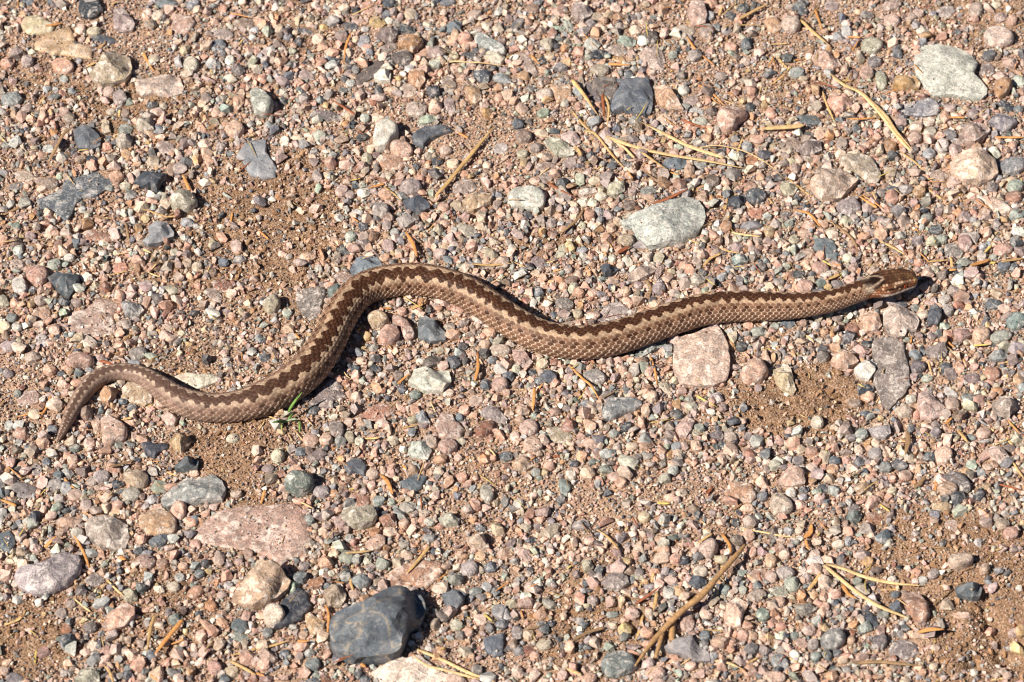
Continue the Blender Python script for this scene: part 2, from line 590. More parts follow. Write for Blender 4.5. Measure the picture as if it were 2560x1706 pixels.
930 385 140 75 5 L r
1370 455 150 150 60 ML a
1460 440 110 90 80 MD r
1910 150 250 150 0 M f
2040 270 290 200 -15 CO a
1855 330 150 90 35 CB a
1720 330 120 90 0 PK r
1935 545 230 110 20 CN r
870 605 120 100 0 NL r
985 510 90 100 0 DG a
990 610 110 110 0 M r
1275 570 90 90 0 LN r
1215 690 150 110 80 MK r
1310 745 85 75 0 CN r
820 740 160 80 5 DS a
475 785 170 100 -20 PK a
1180 800 110 80 0 P r
800 980 190 110 0 MP f
735 1100 160 130 -45 DN a
285 1300 100 90 0 LN r
300 1455 110 110 0 CP a
1235 1500 60 60 0 P r
1010 1520 110 100 0 OY r
1760 1310 90 60 0 C r
1340 1290 90 80 0 KP r
1830 1260 230 80 15 RP f
2150 1480 120 110 0 P r
1690 760 140 120 0 M r
1730 490 100 80 0 P r
T 2 1
P WN r 100 | -45 210 0 150 130 125 230 140 300 200 310 250 290 350 200 355 100 345 0 350 -50 290 | greenish white stone | greenish white blocky stone above the snake's middle, photo centre
P NW g 115 | 990 460 1100 390 1290 310 1450 240 1620 210 1720 240 1775 330 1770 470 1700 590 1560 660 1400 700 1240 695 1150 620 1110 530 1040 520 | big greenish boulder | big smooth greenish grey boulder with a red-orange needle on its upper side, right of centre
P S a 80 | 1970 270 2040 220 2140 200 2145 290 2090 350 2000 330 | black slate piece | near-black slate piece touching a grey stone, right of the big greenish boulder
P MK a 80 | 1065 950 1200 850 1290 850 1330 890 1250 980 1150 1020 1070 1030 | mauve chip below boulder | mauve-pink angular stone below the big greenish boulder
P D a 80 | 810 860 860 840 985 905 910 960 850 975 | small dark slate point | dark grey pointed slate left of the mauve chip, below the two cream pebbles
P ML f 45 | 750 1380 830 1270 900 1200 990 1190 1080 1260 1140 1300 1000 1350 880 1400 | pale slab behind body | flat pale mauve slab whose lower side is hidden by the snake's middle body
P WK r 60 | 745 230 830 180 890 220 860 270 790 285
150 405 120 85 20 S a
310 60 160 110 30 MD f
460 110 140 110 30 SD a
625 80 180 90 80 NC r
210 95 120 80 0 KP r
700 190 190 80 -15 WC a
660 285 130 100 0 WK a
955 160 190 160 -30 CN a
1260 180 160 95 -10 DN a
1105 190 90 90 0 M r
930 310 120 80 0 PK r
1080 320 150 100 0 BD r
800 375 90 90 0 LG a
360 490 110 90 0 MD a
700 410 140 120 0 PR r
570 370 110 90 0 KM r
890 410 120 110 0 M a
910 525 110 95 80 PM a
635 510 100 90 0 CN r
1050 640 170 130 20 CB r
2240 230 200 150 -10 DG r
1840 90 140 130 40 BD r
2180 140 160 100 0 PR f
2200 500 210 100 0 GM a
2240 390 170 110 0 RP f
2050 440 100 90 0 CW r
2070 620 100 90 0 NC r
920 805 90 80 80 WC r
1060 830 130 90 50 WC r
1000 865 80 80 0 K r
640 730 110 70 0 GL a
450 740 160 100 -60 CN f
350 690 120 90 0 PM a
240 840 160 120 10 MD f
240 1110 110 110 0 GD a
515 910 90 80 0 M r
560 1070 140 80 -60 CN a
610 1120 120 110 0 P r
470 1060 90 80 0 P r
480 1220 190 120 15 MD r
1350 1080 140 130 0 MG r
1165 1050 100 80 0 M r
1040 1110 120 100 0 CP r
920 1010 160 100 0 PM f
1700 1000 170 120 -10 CL a
1755 930 90 70 30 D a
1590 870 140 110 0 PC a
1700 830 110 80 0 M r
2090 815 170 110 0 GN a
1990 905 90 80 0 G r
1915 985 80 80 0 LG r
1490 1120 110 80 0 MK r
1290 1185 90 65 -40 SD r
1350 930 200 65 -65 MK a
745 1120 110 90 0 K r
600 1310 100 100 0 C r
570 1345 70 60 0 O r
2170 1420 110 80 0 P r
2265 1470 150 120 0 LN a
2290 880 100 100 0 DM r
T 3 1
P KM a 150 | 390 100 490 0 620 -40 740 0 830 80 780 130 680 260 600 280 500 270 420 210 | front of the pale pair | bright pinkish grey rock with a jagged shadow on its right, upper right
P KC f 60 | 1880 200 1980 220 2120 270 2200 310 2260 370 2150 410 2050 370 1960 270 | pale wedge at right | pale pink wedge-shaped stone with a needle on its left tip, right edge
P GD f 50 | 410 680 430 620 520 600 620 640 640 750 630 830 560 820 520 790 430 730 | violet-grey slate | smooth flat violet-grey slate left of a curved brown needle, above the snake's neck
P D a 100 | 1460 1370 1480 1240 1530 1200 1590 1280 1600 1350 1560 1420 1480 1420 | dark stone past the head | dark grey stone just right of a big mauve block, below the snake head's shadow
P MK a 120 | 1050 1290 1090 1250 1240 1245 1350 1290 1390 1380 1370 1470 1280 1480 1260 1530 1180 1550 1100 1500 1060 1400 | mauve block below head | big mauve-grey block right below the snake's head
P PM a 110 | 850 1330 900 1300 970 1290 1010 1330 1050 1420 1000 1490 910 1500 840 1420 | pink block below throat | rough pink block left of the mauve block, below the snake's throat
P MP f 40 | 1450 20 1570 -20 1680 50 1600 90 1480 80
P KP r 90 | 260 1050 300 990 390 990 425 1060 400 1115 280 1110 | pink stone behind neck | round pale pink stone touching the upper side of the snake's neck
110 60 180 70 -10 SD a
190 170 180 150 40 CN a
90 145 100 90 80 PM a
740 330 240 190 -10 MG g
1140 185 140 110 10 GD r
930 160 80 70 0 D a
1040 210 120 90 0 DM a
1390 190 130 120 0 OB r
1720 80 130 110 0 MK a
2270 140 160 130 10 NL r
2060 150 130 120 0 MD a
2260 240 180 110 0 RP r
2290 400 170 100 -20 NG a
910 340 120 110 80 M r
380 500 130 110 0 PM a
340 580 160 80 0 KP r
195 485 100 80 0 DN r
110 460 90 60 0 CN r
165 400 140 70 0 DM f
360 760 160 110 0 PM r
480 890 170 120 20 PM r
730 800 90 90 0 WC r
240 630 110 90 0 CN r
480 780 100 90 80 P r
1220 590 120 90 0 LM a
1370 640 120 100 0 DM a
1590 635 140 100 0 NL r
1810 650 200 130 80 MP r
1700 740 190 170 0 MD f
1970 700 90 70 0 GL r
2160 725 200 130 -15 PM r
1965 780 110 90 80 ML r
2270 770 80 60 80 W r
1520 910 120 100 -40 CW a
1390 845 110 90 0 PR a
1540 540 150 100 0 D r
1460 430 120 100 0 DN r
1740 390 100 90 0 OP r
1890 400 100 80 80 P a
880 600 120 90 -30 OP a
970 430 90 70 80 G r
550 945 150 70 -25 WC a
490 1030 110 90 0 DN r
640 1040 130 90 0 DM a
290 950 140 90 10 DS a
405 950 70 70 0 D r
100 1020 120 90 0 ML r
750 1000 110 90 0 KP r
790 880 100 90 0 MR a
2170 870 140 110 0 GD r
2260 890 100 90 80 GD r
1620 1180 140 90 -20 LC r
1700 1100 130 120 0 MC a
2070 1230 180 120 10 DG g
1650 1280 120 120 0 LM r
1755 1230 110 90 0 RP a
720 1280 160 70 -10 CN r
440 1420 90 90 0 LW r
640 1350 110 80 0 M r
770 1450 150 120 0 RB f
520 1475 80 80 0 PO r
2280 1380 190 180 0 GN r
2140 1520 220 120 0 LN r
2250 1280 110 70 0 PR r
1790 1500 180 140 0 MP a
1960 1500 170 150 0 KP r
1650 1500 100 90 0 P a
60 1430 110 70 0 L r
1620 1430 100 80 30 N a
T 0 2
P WC f 40 | 1600 320 1680 275 1760 295 1900 290 2000 310 2030 345 1930 395 1850 430 1790 440 1650 370 | whitish slab above tail | whitish rough flat slab just above the snake's tail base
P WC r 70 | 715 -10 790 -70 850 -40 910 30 850 75 780 70 | cream chip above tail | cream white chip below the left mauve slab, above the snake's tail
P PM r 110 | 600 170 640 110 720 95 840 130 880 180 840 230 740 240 640 270 610 220 | pink lump above tail | pink lumpy stone left of a red-brown scale leaf, above the snake's tail
P CO f 40 | 1110 420 1170 360 1300 370 1400 480 1400 560 1330 590 1200 560 1100 510 | tan slab under tail | flat tan slab partly under the arch of the snake's tail
P OP a 110 | 915 490 960 400 1050 370 1080 440 1060 510 990 575 930 550 | orange stone under tail | orange-pink upright stone under the arch of the snake's tail
P KM a 80 | 1475 680 1530 650 1620 645 1650 690 1600 780 1540 790 | pale chip below tail | pale mauve chip touching the lower side of the snake's tail base
P KP r 110 | 910 730 950 660 1020 650 1080 720 1150 760 1175 850 1130 920 1070 910 1010 970 940 950 930 880 960 830 | lobed pink stone | pale pink stone of several lobes, right of the snake's tail tip
P SD f 60 | 1295 930 1350 910 1430 940 1550 930 1550 980 1470 1020 1420 1075 1350 1050 1320 990 | forked dark slate | dark forked slate left of an orange-tan stone, below the snake's tail base
P OC a 130 | 1555 900 1620 845 1710 850 1760 890 1730 960 1660 1030 1590 990 | orange-tan stone | orange-tan stone with a black shadow, below the snake's tail base
P DG a 120 | 1600 1150 1680 1060 1760 1045 1825 1090 1810 1170 1720 1185 1620 1180 | dark grey block | dark grey block standing behind the big bluish stone, lower left
P LG a 110 | 1480 1470 1500 1410 1640 1290 1720 1240 1800 1250 1960 1190 2040 1270 2080 1360 2040 1460 1900 1470 1740 1490 1640 1500 1540 1530 1490 1510 | big bluish stone | big light bluish grey stone, lower left, a pink pebble leaning on its lower side
P CP r 120 | 1105 1215 1180 1190 1260 1165 1340 1190 1370 1250 1340 1320 1240 1340 1180 1280 | tan round stone | tan rounded stone left of the big bluish stone, lower left
85 40 170 120 -5 ML r
390 20 130 80 0 LM r
300 140 160 110 -15 CM a
455 260 140 110 10 PO r
560 295 80 60 0 DG r
820 265 120 55 0 DG r
75 295 120 90 0 MD r
1270 110 180 130 0 MD r
1235 190 150 60 10 GL r
1130 550 90 70 0 GD a
1215 610 110 80 0 DG r
1480 560 110 110 0 KP r
570 390 100 90 0 KP r
700 380 130 70 0 P r
270 520 230 150 -10 MP f
160 480 90 80 80 DN r
85 770 120 90 80 L r
485 810 115 95 0 GD r
820 930 120 110 0 PK r
690 980 120 80 0 DN r
2140 890 150 90 0 CN r
1780 1210 110 70 0 KP r
1210 1400 180 140 0 LC r
930 1240 170 130 0 ML r
845 1290 110 80 0 M r
1080 1310 140 75 -10 SD a
690 1405 170 110 0 K r
905 1340 100 60 0 CP r
670 1080 110 110 0 CP r
620 1205 140 90 20 LG a
210 1140 120 90 0 PR r
340 1180 160 110 80 MD f
500 1320 180 110 0 ML r
210 1360 270 170 0 DM f
430 1110 130 80 80 DG r
540 1440 120 80 0 LM r
1080 1500 140 90 0 PM r
2170 1395 130 90 0 MP r
600 1550 130 50 0 DG r
T 1 2
P MD f 50 | 460 580 600 420 700 315 800 400 830 500 720 560 720 640 600 620 | mauve slab beside body | dull mauve triangular slab right of the snake's thick lower bend
P WN a 130 | 1395 380 1420 340 1450 235 1780 250 1790 370 1710 480 1540 470 1480 430 | pale box-shaped stone | pale greenish grey box-shaped stone below the snake's first bend, centre
P MG a 60 | 2050 640 2130 590 2230 620 2310 720 2290 770 2180 720 2080 690
P R r 100 | 2010 820 2080 750 2150 700 2200 720 2190 820 2090 880 2010 870 | brick red stone | brick red oblong stone, centre, right below the pale box-shaped stone
P GL a 70 | 1450 680 1530 610 1600 760 1510 760
P RP f 40 | 930 700 1020 620 1150 550 1300 600 1250 680 1100 750 | glassy red quartz | glassy red-pink quartz with a white glint, left of the pale box-shaped stone
P MD f 60 | 465 1070 560 980 620 970 660 1030 600 1090 500 1110
P LW g 80 | 1390 1030 1430 920 1560 900 1615 1000 1570 1090 1430 1060 | white granite chip | white speckled granite chip below the pale box-shaped stone, lower centre
P MP f 50 | 1640 760 1700 640 1800 650 1830 720 1920 800 1880 900 1800 920 1680 880
P DG f 70 | 800 1130 860 1080 960 1060 1020 1130 1000 1230 920 1200 860 1220 810 1180 | notched dark slate | notched dark grey slate left of a bright orange curved needle, lower centre
P DN r 150 | 245 1290 310 1180 430 1190 530 1250 545 1310 480 1390 390 1410 290 1370 | dark grey round stone | dark grey rounded stone above the wide mauve rock, lower left of centre
P DG f 60 | 1310 1290 1480 1200 1580 1230 1520 1350 1440 1400 1340 1340
P CN a 140 | 764 1600 808 1500 955 1485 1083 1520 1120 1600 1065 1682 973 1718 863 1718 | beige faceted block | beige faceted block with a black shadow, right of the wide mauve rock
530 625 120 110 0 DG a
1770 475 130 80 0 K r
1460 490 120 90 0 DN r
1340 430 110 90 80 D a
1095 245 130 75 10 SD a
1310 310 120 100 -60 MB r
1160 305 90 60 0 WC r
940 100 110 90 0 GL a
970 175 100 90 0 PK a
910 250 100 70 0 D r
1620 180 200 110 -15 DB a
1810 190 140 120 60 DG a
1895 40 100 100 0 D a
2100 30 120 110 0 CP r
2240 80 220 120 0 MK r
2170 170 100 90 0 DL r
2110 390 110 110 0 DG a
2240 390 160 150 0 MP r
2320 320 120 110 0 SG a
2020 540 160 120 -20 MK f
1440 715 110 80 0 CN r
740 800 190 140 70 MD r
500 900 150 140 0 KP r
640 900 130 130 0 PC r
950 915 95 90 0 WC r
1260 910 120 100 0 MC r
860 880 140 90 80 CM r
1350 990 80 80 0 W a
1600 920 150 130 60 MC r
1760 960 190 150 0 MP r
1870 690 90 80 80 G a
1910 630 110 100 0 P r
1690 1080 130 110 0 PO a
1070 1220 130 120 0 KM r
1060 1320 90 90 0 K r
115 1170 140 90 0 MD r
200 1050 150 130 80 CN r
410 1010 100 90 0 GD a
320 980 110 90 80 MG a
600 1370 160 130 0 LM r
555 1370 80 70 0 WK r
710 1390 110 70 0 OP r
1230 1210 110 100 0 KP r
2120 1390 190 140 80 NC r
1130 1460 130 110 0 GN r
950 1460 220 140 10 RP f
1390 1520 160 120 0 LC a
1240 1470 90 80 0 N r
2010 1500 130 120 0 P r
2300 1050 130 100 0 DG a
1890 1240 120 90 0 P r
1640 1350 90 70 0 CN r
T 2 2
P MP a 80 | 0 60 90 60 190 190 150 250 70 230 20 150
P GC r 70 | 640 290 700 250 790 245 860 310 870 380 760 400 680 340 | grey-brown low stone | grey-brown low stone with a needle across its corner, below the snake's middle
P ML a 60 | 1070 250 1110 190 1165 210 1170 290 1120 350
P NL a 60 | 1130 130 1150 90 1260 -10 1420 -50 1410 30 1300 90 1190 150 | greenish chip under belly | pale greenish long chip tucked under the snake's belly beside the pink slab
P KM a 105 | 1480 -10 1600 -90 1885 -165 1930 -100 1980 20 2010 150 2000 280 1960 370 1850 420 1700 430 1560 400 1490 350 1475 180 | big pink slab | big flat-topped pink slab that the snake's body lies against, right of centre
P GL r 100 | 825 660 840 590 900 510 1090 490 1210 540 1190 590 1100 640 1000 680 900 725 830 710 | bluish oblong stone | bluish grey oblong stone left of the big pink slab, a black pebble below it
P KM a 70 | 1500 790 1600 670 1680 720 1650 820 1600 880 1540 870
P PK r 130 | 2080 320 2150 170 2250 140 2330 190 2360 290 2300 370 2200 390 2110 370 | round pink stone | round pink stone with a dark cap, right of the big pink slab
P PC a 80 | 10 1140 60 1010 180 1020 190 1150 130 1190 30 1180
P WM a 60 | 970 1080 1000 1020 1120 1060 1170 1100 1130 1180 1020 1160 | shiny white chip | shiny whitish mauve chip with a glint, lower centre right
P GN f 60 | 430 1330 430 1260 500 1250 550 1340 510 1430 450 1400
P NC a 80 | 1335 1270 1400 1190 1450 1200 1460 1280 1370 1315 | olive grey chip | olive grey angular chip in fine gravel, lower right of centre
40 255 110 90 80 CN r
280 205 140 100 -10 C r
345 310 160 140 0 GD a
190 285 90 70 0 D r
260 360 110 90 0 G a
520 330 100 80 0 KM r
1050 780 125 90 -40 S r
1285 500 130 110 80 KC r
1410 425 170 100 45 CN a
1880 520 130 120 60 LM a
2105 45 110 95 -10 SD r
1450 850 110 90 0 M r
1880 860 130 100 0 DM a
1905 955 160 80 -10 DS f
1690 950 140 110 70 KP a
1510 960 110 80 0 LG r
1690 840 100 80 0 CN r
1930 1070 130 90 70 KM a
155 790 190 160 0 KM r
190 940 190 150 10 KP r
30 870 120 90 80 K r
720 930 200 110 0 KP a
930 845 90 80 0 LN r
430 860 300 150 10 CB f
880 1030 170 110 0 LG a
1100 960 140 80 -5 CK r
1240 950 150 100 0 MO a
1240 1040 130 90 0 ML r
570 1115 105 80 0 SD r
750 1100 120 70 -20 DN a
860 1170 150 90 5 ND a
700 1200 150 150 60 KP a
340 1140 110 100 0 PK r
220 1200 100 90 0 NG r
540 1220 140 100 70 CW r
450 1450 90 90 0 DG r
1480 1180 110 110 0 LN r
940 1240 150 90 0 KP r
1000 1290 120 110 70 P r
2100 1390 330 230 0 OM f
2300 1420 110 100 0 DG r
1560 1390 120 80 0 KC r
1450 1430 110 80 0 KP r
60 1490 110 100 0 LC r
2160 1530 150 80 0 KP r
100 630 140 120 0 KP a
400 640 120 90 0 PM r
205 675 80 70 0 LN a
500 610 100 70 20 MD a
620 720 100 60 80 YW r
T 3 2
P MD g 70 | 950 0 1000 -60 1150 -60 1240 0 1290 200 1310 400 1270 480 1200 540 1110 640 1050 580 1020 470 960 370 1000 200 960 130 | long mauve rock | long mauve-grey rock, dark along its right side, below the snake's head
P PK a 120 | 575 190 620 100 700 55 780 110 830 180 740 260 640 250 | salmon pyramid stone | salmon pink pyramid-shaped stone left of a white banded stone, right part
P W a 100 | 790 260 860 170 920 145 1000 190 980 290 930 360 820 330 | white banded stone | white stone with grey bands touching the long mauve rock's left side
P CY a 90 | 45 250 130 210 210 220 220 330 260 450 235 495 140 450 70 380 | sandy clod | pale sandy clod with a narrow shadow beside the bare brown soil, right part
P KM g 90 | 1370 560 1380 470 1460 430 1540 520 1620 590 1600 690 1500 740 1400 700 | mottled pink stone | mottled pink stone right of the long mauve rock's lower end
P MC a 120 | 2040 580 2130 490 2230 480 2310 560 2300 620 2240 660 2220 710 2110 680 | beige-mauve stone | beige and mauve angular stone near the right edge, lower half
P LM a 90 | 905 800 1000 760 1120 755 1130 850 1080 900 980 880 | pale spiked stone | pale grey pointed stone below the long mauve rock, left of a brown scale
P KP g 110 | 85 1290 130 1190 210 1130 290 1145 340 1200 335 1310 230 1340 110 1330 | speckled pink stone | pale pink stone with red specks, lower right, left of dark grey pebbles
P KM a 100 | 1980 990 2080 940 2160 970 2215 1070 2130 1140 2060 1080 | square pale stone | square pale pinkish stone below the beige-mauve stone, right edge
P DM r 80 | 1580 1240 1680 1185 1800 1220 1860 1310 1870 1390 1780 1400 1740 1320 1650 1290 | arched grey stone | arched dark grey stone behind a pinkish one, lower right
P CM r 90 | 10 1480 60 1370 130 1390 230 1490 230 1568 60 1600 | beige-mauve pebble | smooth beige-mauve pebble below the pink stone with red specks, lower right
860 80 200 90 15 MP a
505 140 130 120 20 DB r
890 440 170 120 5 SD a
800 565 140 90 0 MB r
1380 230 160 130 0 DM r
1460 340 120 80 0 LN r
1550 90 200 170 0 MD a
2120 130 170 120 0 GL a
1310 530 110 100 80 LC a
1250 640 180 120 0 CK r
1690 570 150 140 60 KM r
1840 520 150 110 0 DN r
1680 470 170 90 35 LW f
1540 840 120 110 0 DM r
2060 290 160 130 20 PR r
2190 340 110 80 0 KP r
1870 330 160 120 0 MD f
760 715 120 90 25 R a
455 735 130 120 60 CW r
895 660 120 60 0 DG a
860 850 130 120 0 GN r
760 880 120 80 0 DM r
715 910 80 60 0 K a
400 1000 130 100 0 PM r
280 1090 130 100 0 DM r
610 1090 150 80 0 DG r
825 1115 140 100 -20 DG a
1085 1150 140 120 10 DN a
935 1160 90 90 0 P a
985 1030 150 130 70 MG r
590 1170 150 100 0 PO r
400 1160 140 90 0 MK r
1140 1250 110 90 80 PR a
1260 1230 140 120 0 MP r
1610 1040 180 170 0 KP r
1650 1350 200 140 0 PC r
1600 1520 200 100 0 CO r
520 1345 140 80 10 D r
330 1360 100 70 0 SG a
475 1435 120 110 0 MK r
210 1390 110 100 80 WN r
320 1430 90 80 0 LG r
300 1500 130 90 0 PK a
1140 1370 90 90 0 C r
1030 1415 90 90 0 P r
790 1530 140 90 0 DM r
2010 1325 90 80 0 OC r
2280 890 140 110 0 CN a
1980 840 150 120 0 KP r
1860 880 120 60 0 GN r
1885 945 70 60 0 K r
T 0 3
P OC r 90 | 1265 90 1350 0 1440 -40 1560 -10 1620 80 1620 200 1500 235 1380 230 1290 160 | peach slab | peach-tan slab with a dark oval pebble on its lower edge, lower left
P KP r 100 | 1560 0 1600 -80 1660 -110 1720 -60 1700 50 1640 95 1590 50 | pink pebble by bluish stone | pink pebble leaning on the peach slab and the big bluish stone, lower left
P MP f 45 | 1755 217 1873 77 2001 -15 2203 -62 2497 -77 2717 -88 2827 40 2846 224 2791 389 2570 481 2350 371 2056 334 1800 279 | wide mauve rock | wide flat mauve-pink rock sunk in the ground, lower left of centre
P MC a 110 | 775 130 830 50 950 40 1080 60 1170 110 1195 240 1150 350 1060 370 960 330 850 280 790 220 | brownish two-lobed rock | brownish grey two-lobed rock left of the peach slab, lower left
P LM g 130 | 130 600 180 510 300 500 410 480 500 390 620 345 720 370 760 440 740 540 680 620 620 690 520 740 440 790 320 780 220 740 160 680 | long grey-white rock | long grey and white rock near the left edge, lower left, needle on its right end
P PK a 90 | 935 1060 990 950 1100 840 1170 820 1240 880 1240 970 1130 1060 1010 1110 | pink angular rock | pink angular rock below the long grey-white rock, lower left
P CN a 110 | 680 1568 740 1450 850 1400 910 1470 915 1568 800 1600 | olive stone at edge | olive beige stone cut by the photo's bottom edge, left part
P GD r 70 | 1345 290 1400 240 1500 200 1560 205 1565 260 1500 320 1400 325 | dark oval pebble | dark grey oval pebble lying on the lower edge of the peach slab
1790 70 90 80 0 G r
710 200 130 120 0 ML r
620 95 260 110 -5 PC a
600 15 130 50 0 G r
330 340 130 90 20 KM r
305 430 80 70 80 NL r
60 270 220 190 70 DG f
870 630 180 130 0 MD f
1340 460 190 140 0 MP r
1270 360 100 90 0 D r
1490 480 130 110 0 BP r
1680 500 110 80 0 P r
1880 475 90 90 0 SD r
1830 570 110 90 0 GD r
1650 605 110 80 0 LN r
1590 690 140 100 0 MC r
1460 710 110 80 20 WK a
1800 740 180 110 -30 PR r
1940 870 140 110 40 OR r
2100 680 100 90 0 LM r
2040 1020 150 90 35 PO r
2200 1040 180 150 0 DG f
2200 1160 220 100 15 NG f
2010 1180 110 70 -10 K r
2280 390 120 100 70 PM r
1200 770 150 130 0 CN a
830 1060 150 110 0 DM r
650 850 110 80 0 M r
560 930 130 110 0 MD f
610 1080 110 100 0 RO r
690 1150 120 80 0 PO r
550 1170 90 60 0 DN r
1610 990 130 120 0 DN a
1140 1270 110 90 80 MB r
400 1290 140 110 0 RM f
1170 1500 120 110 0 DG a
130 1530 180 110 0 DM f
1970 1430 150 130 60 PM r
2130 1470 160 110 0 CB r
40 1460 110 90 80 KP r
1650 1270 80 80 0 DN r
T 1 3
P CO a 190 | -220 800 -170 690 -60 560 60 490 160 460 240 520 320 620 290 710 180 810 60 870 -20 900 -120 870 | big tan block | big tan block above the round pinkish pebble, bottom left of centre
P S f 70 | 150 1090 200 1000 190 880 270 780 400 680 470 730 520 860 480 920 420 1000 280 1060 | dark blue slate | dark blue slate between the big tan block and the veined dark rock
P KW r 140 | 60 950 90 860 160 835 240 870 275 950 230 1035 150 1050 80 1020 | round pinkish pebble | round pinkish white pebble leaning on the dark blue slate, bottom left of centre
P OC f 70 | 440 940 490 910 560 970 645 1010 630 1100 540 1150 470 1080 | tan shard | tan shard right of the dark blue slate, touching a long needle
P RP a 90 | 1130 80 1200 0 1280 20 1290 130 1160 130 | red-brown block | red-brown small block right of the beige faceted block
P PR f 50 | 1180 590 1280 500 1500 420 1700 460 1740 520 1690 610 1560 720 1420 700 1210 680 | red-pink slab | flat red-pink slab with a needle on it, just above the veined dark rock
P DG v 400 | 670 1180 680 1020 730 930 850 910 1000 860 1110 760 1270 690 1500 690 1545 780 1555 870 1515 990 1420 1060 1370 1200 1330 1300 1270 1360 1100 1385 900 1390 750 1340 680 1260 | veined dark rock | tallest dark grey rock with tan veins and a black shadow, bottom centre
P KW g 70 | 1060 1480 1130 1420 1330 1330 1520 1310 1650 1440 1760 1500 1780 1568 1500 1620 1150 1600 | pale granite at edge | pale pinkish granite at the photo's bottom edge, below the veined dark rock
P GD a 110 | 1700 740 1870 700 1930 750 1900 850 1840 910 1750 890 | bluish block | bluish grey block right of the veined dark rock's shadow
P CK a 130 | 1930 230 2080 160 2140 340 2080 350 1960 310 | beige cube stone | beige-pink cube-like stone with a shadow on its right, lower centre
P LC a 90 | 1670 60 1760 0 1880 70 1850 130 1720 140
P DG f 80 | 2080 1160 2180 1120 2290 1100 2270 1320 2190 1340 2100 1280 | jagged dark slate | jagged dark grey slate right of the veined dark rock, bottom
110 1110 110 110 0 DL r
410 610 170 120 20 DG a
440 500 110 100 0 DM a
550 660 160 130 0 RO a
640 460 150 140 0 PO a
715 390 110 90 0 KP r
730 760 250 210 70 CB a
600 560 70 60 0 W a
690 570 85 60 0 W r
970 640 190 150 10 GL r
820 590 130 110 70 DN a
910 440 110 110 0 LM a
1020 440 130 90 80 CN a
900 760 130 100 0 MP r
915 865 80 70 0 L a
1360 110 110 110 0 PC r
1090 190 120 100 -20 OR r
1230 190 150 110 0 CK a
860 250 100 90 0 LN r
740 245 80 70 0 GD a
1100 290 190 140 -20 MP a
1360 300 120 80 0 NC r
1385 400 120 110 60 KM a
1870 860 120 100 0 P a
1955 520 180 150 0 LM r
2060 410 120 100 0 OK r
2060 150 120 80 20 DG a
1590 100 120 90 0 LC r
1540 20 110 70 0 KC r
1690 140 90 60 0 RP r
1590 240 140 110 0 LG g
1830 620 150 130 0 DN a
2120 690 120 90 35 L r
2160 510 140 110 0 DG g
2020 740 150 100 0 DN r
2300 950 120 110 60 LG a
2260 1030 140 110 0 DG a
2030 1460 120 100 0 DM r
2060 990 170 90 40 K r
1840 1040 140 110 0 CN r
1940 1110 130 100 0 P r
520 1400 150 130 0 GN r
70 1400 130 130 0 PK r
110 1330 180 150 0 MP a
260 1310 120 90 -40 DG r
490 1300 110 80 0 LG r
400 1330 90 90 0 M r
940 1490 110 80 80 D r
1000 1540 120 80 0 DG a
1830 1540 200 100 0 KM r
530 1550 140 60 0 DG a
490 80 130 100 70 DN r
770 100 150 110 60 M r
650 130 100 100 0 KM r
T 2 3
P CM f 60 | 235 220 360 100 460 100 430 200 350 260 | pale triangular stone | pale beige three-cornered stone in fine gravel, lower centre right
P MG f 90 | 815 640 880 570 990 540 1070 590 1080 660 980 730 880 710 | lumpy mauve stone | lumpy mauve-grey stone left of the short red needle, bottom right of centre
P GN r 110 | 815 1380 860 1300 1010 1250 1110 1310 1160 1420 1100 1480 970 1520 860 1510 820 1440 | grey stone at twig end | grey speckled stone at the lower end of the forked brown twig
P GM a 80 | 1390 1240 1480 1180 1650 1130 1700 1220 1800 1290 1820 1380 1680 1390 1560 1320 1440 1290 | grey stone under twig | light mauve-grey stone right of the twig's short branch, bottom right
P KM r 110 | 1700 330 1790 240 1850 240 1900 310 1870 400 1810 440 1750 400 | pink stone by twig | mauve-pink rounded stone left of the twig's upper end
P KP a 90 | 1940 1010 1970 830 2060 770 2170 830 2120 960 2100 1070 2030 1090 | tall pink stone | tall pale pink stone right of the brown twig, bottom right
640 120 180 110 -10 MG a
1215 50 120 110 0 CY r
130 150 120 90 0 CN r
710 270 120 90 0 KP r
110 380 220 100 40 KM a
690 490 150 100 70 CN a
1500 430 130 100 10 P r
1400 360 110 100 0 P r
1710 410 120 80 0 DS a
1730 550 150 130 0 KL r
1700 640 180 120 30 DG a
1440 740 140 140 0 LC g
1470 570 90 80 0 D r
1460 635 150 90 0 KM r
2250 770 190 120 0 MC r
1610 1010 220 140 80 MP r
1105 935 160 110 20 KM r
1780 950 150 90 25 CK r
1950 720 120 110 0 GN r
2060 270 150 120 0 BD r
2190 90 150 140 0 MC a
2170 220 130 120 60 PK r
2200 370 110 110 0 P r
1480 240 130 80 0 DN a
260 950 150 100 0 PO r
290 1060 180 90 60 D r
360 1030 110 70 0 SD r
300 1220 170 110 0 CM r
150 1120 150 110 80 PC r
50 1110 170 110 80 DM r
660 1040 100 80 -40 GD r
740 820 120 110 70 M r
1170 560 100 90 0 MD r
1130 600 90 60 0 NC r
920 945 140 70 0 DN r
1910 1200 170 150 0 PC a
2200 1260 160 120 0 DM r
2120 1140 130 110 70 P r
1770 1140 110 110 0 GD r
1320 1480 200 140 0 KP r
1240 1110 150 120 0 P r
1640 1420 130 90 0 K r
700 1530 170 120 0 PC r
50 1480 140 120 60 KM a
2300 940 140 130 60 NG r
2260 590 200 150 0 PM f
210 1330 110 100 0 PR r
T 3 3
P PC r 60 | -20 380 40 360 85 450 60 530 -20 520
P RP r 120 | 1225 720 1300 700 1400 750 1470 850 1490 960 1450 1040 1370 1040 1290 930 1240 830 | red-pink boulder | red-pink oblong stone at the end of two crossing straws, bottom right
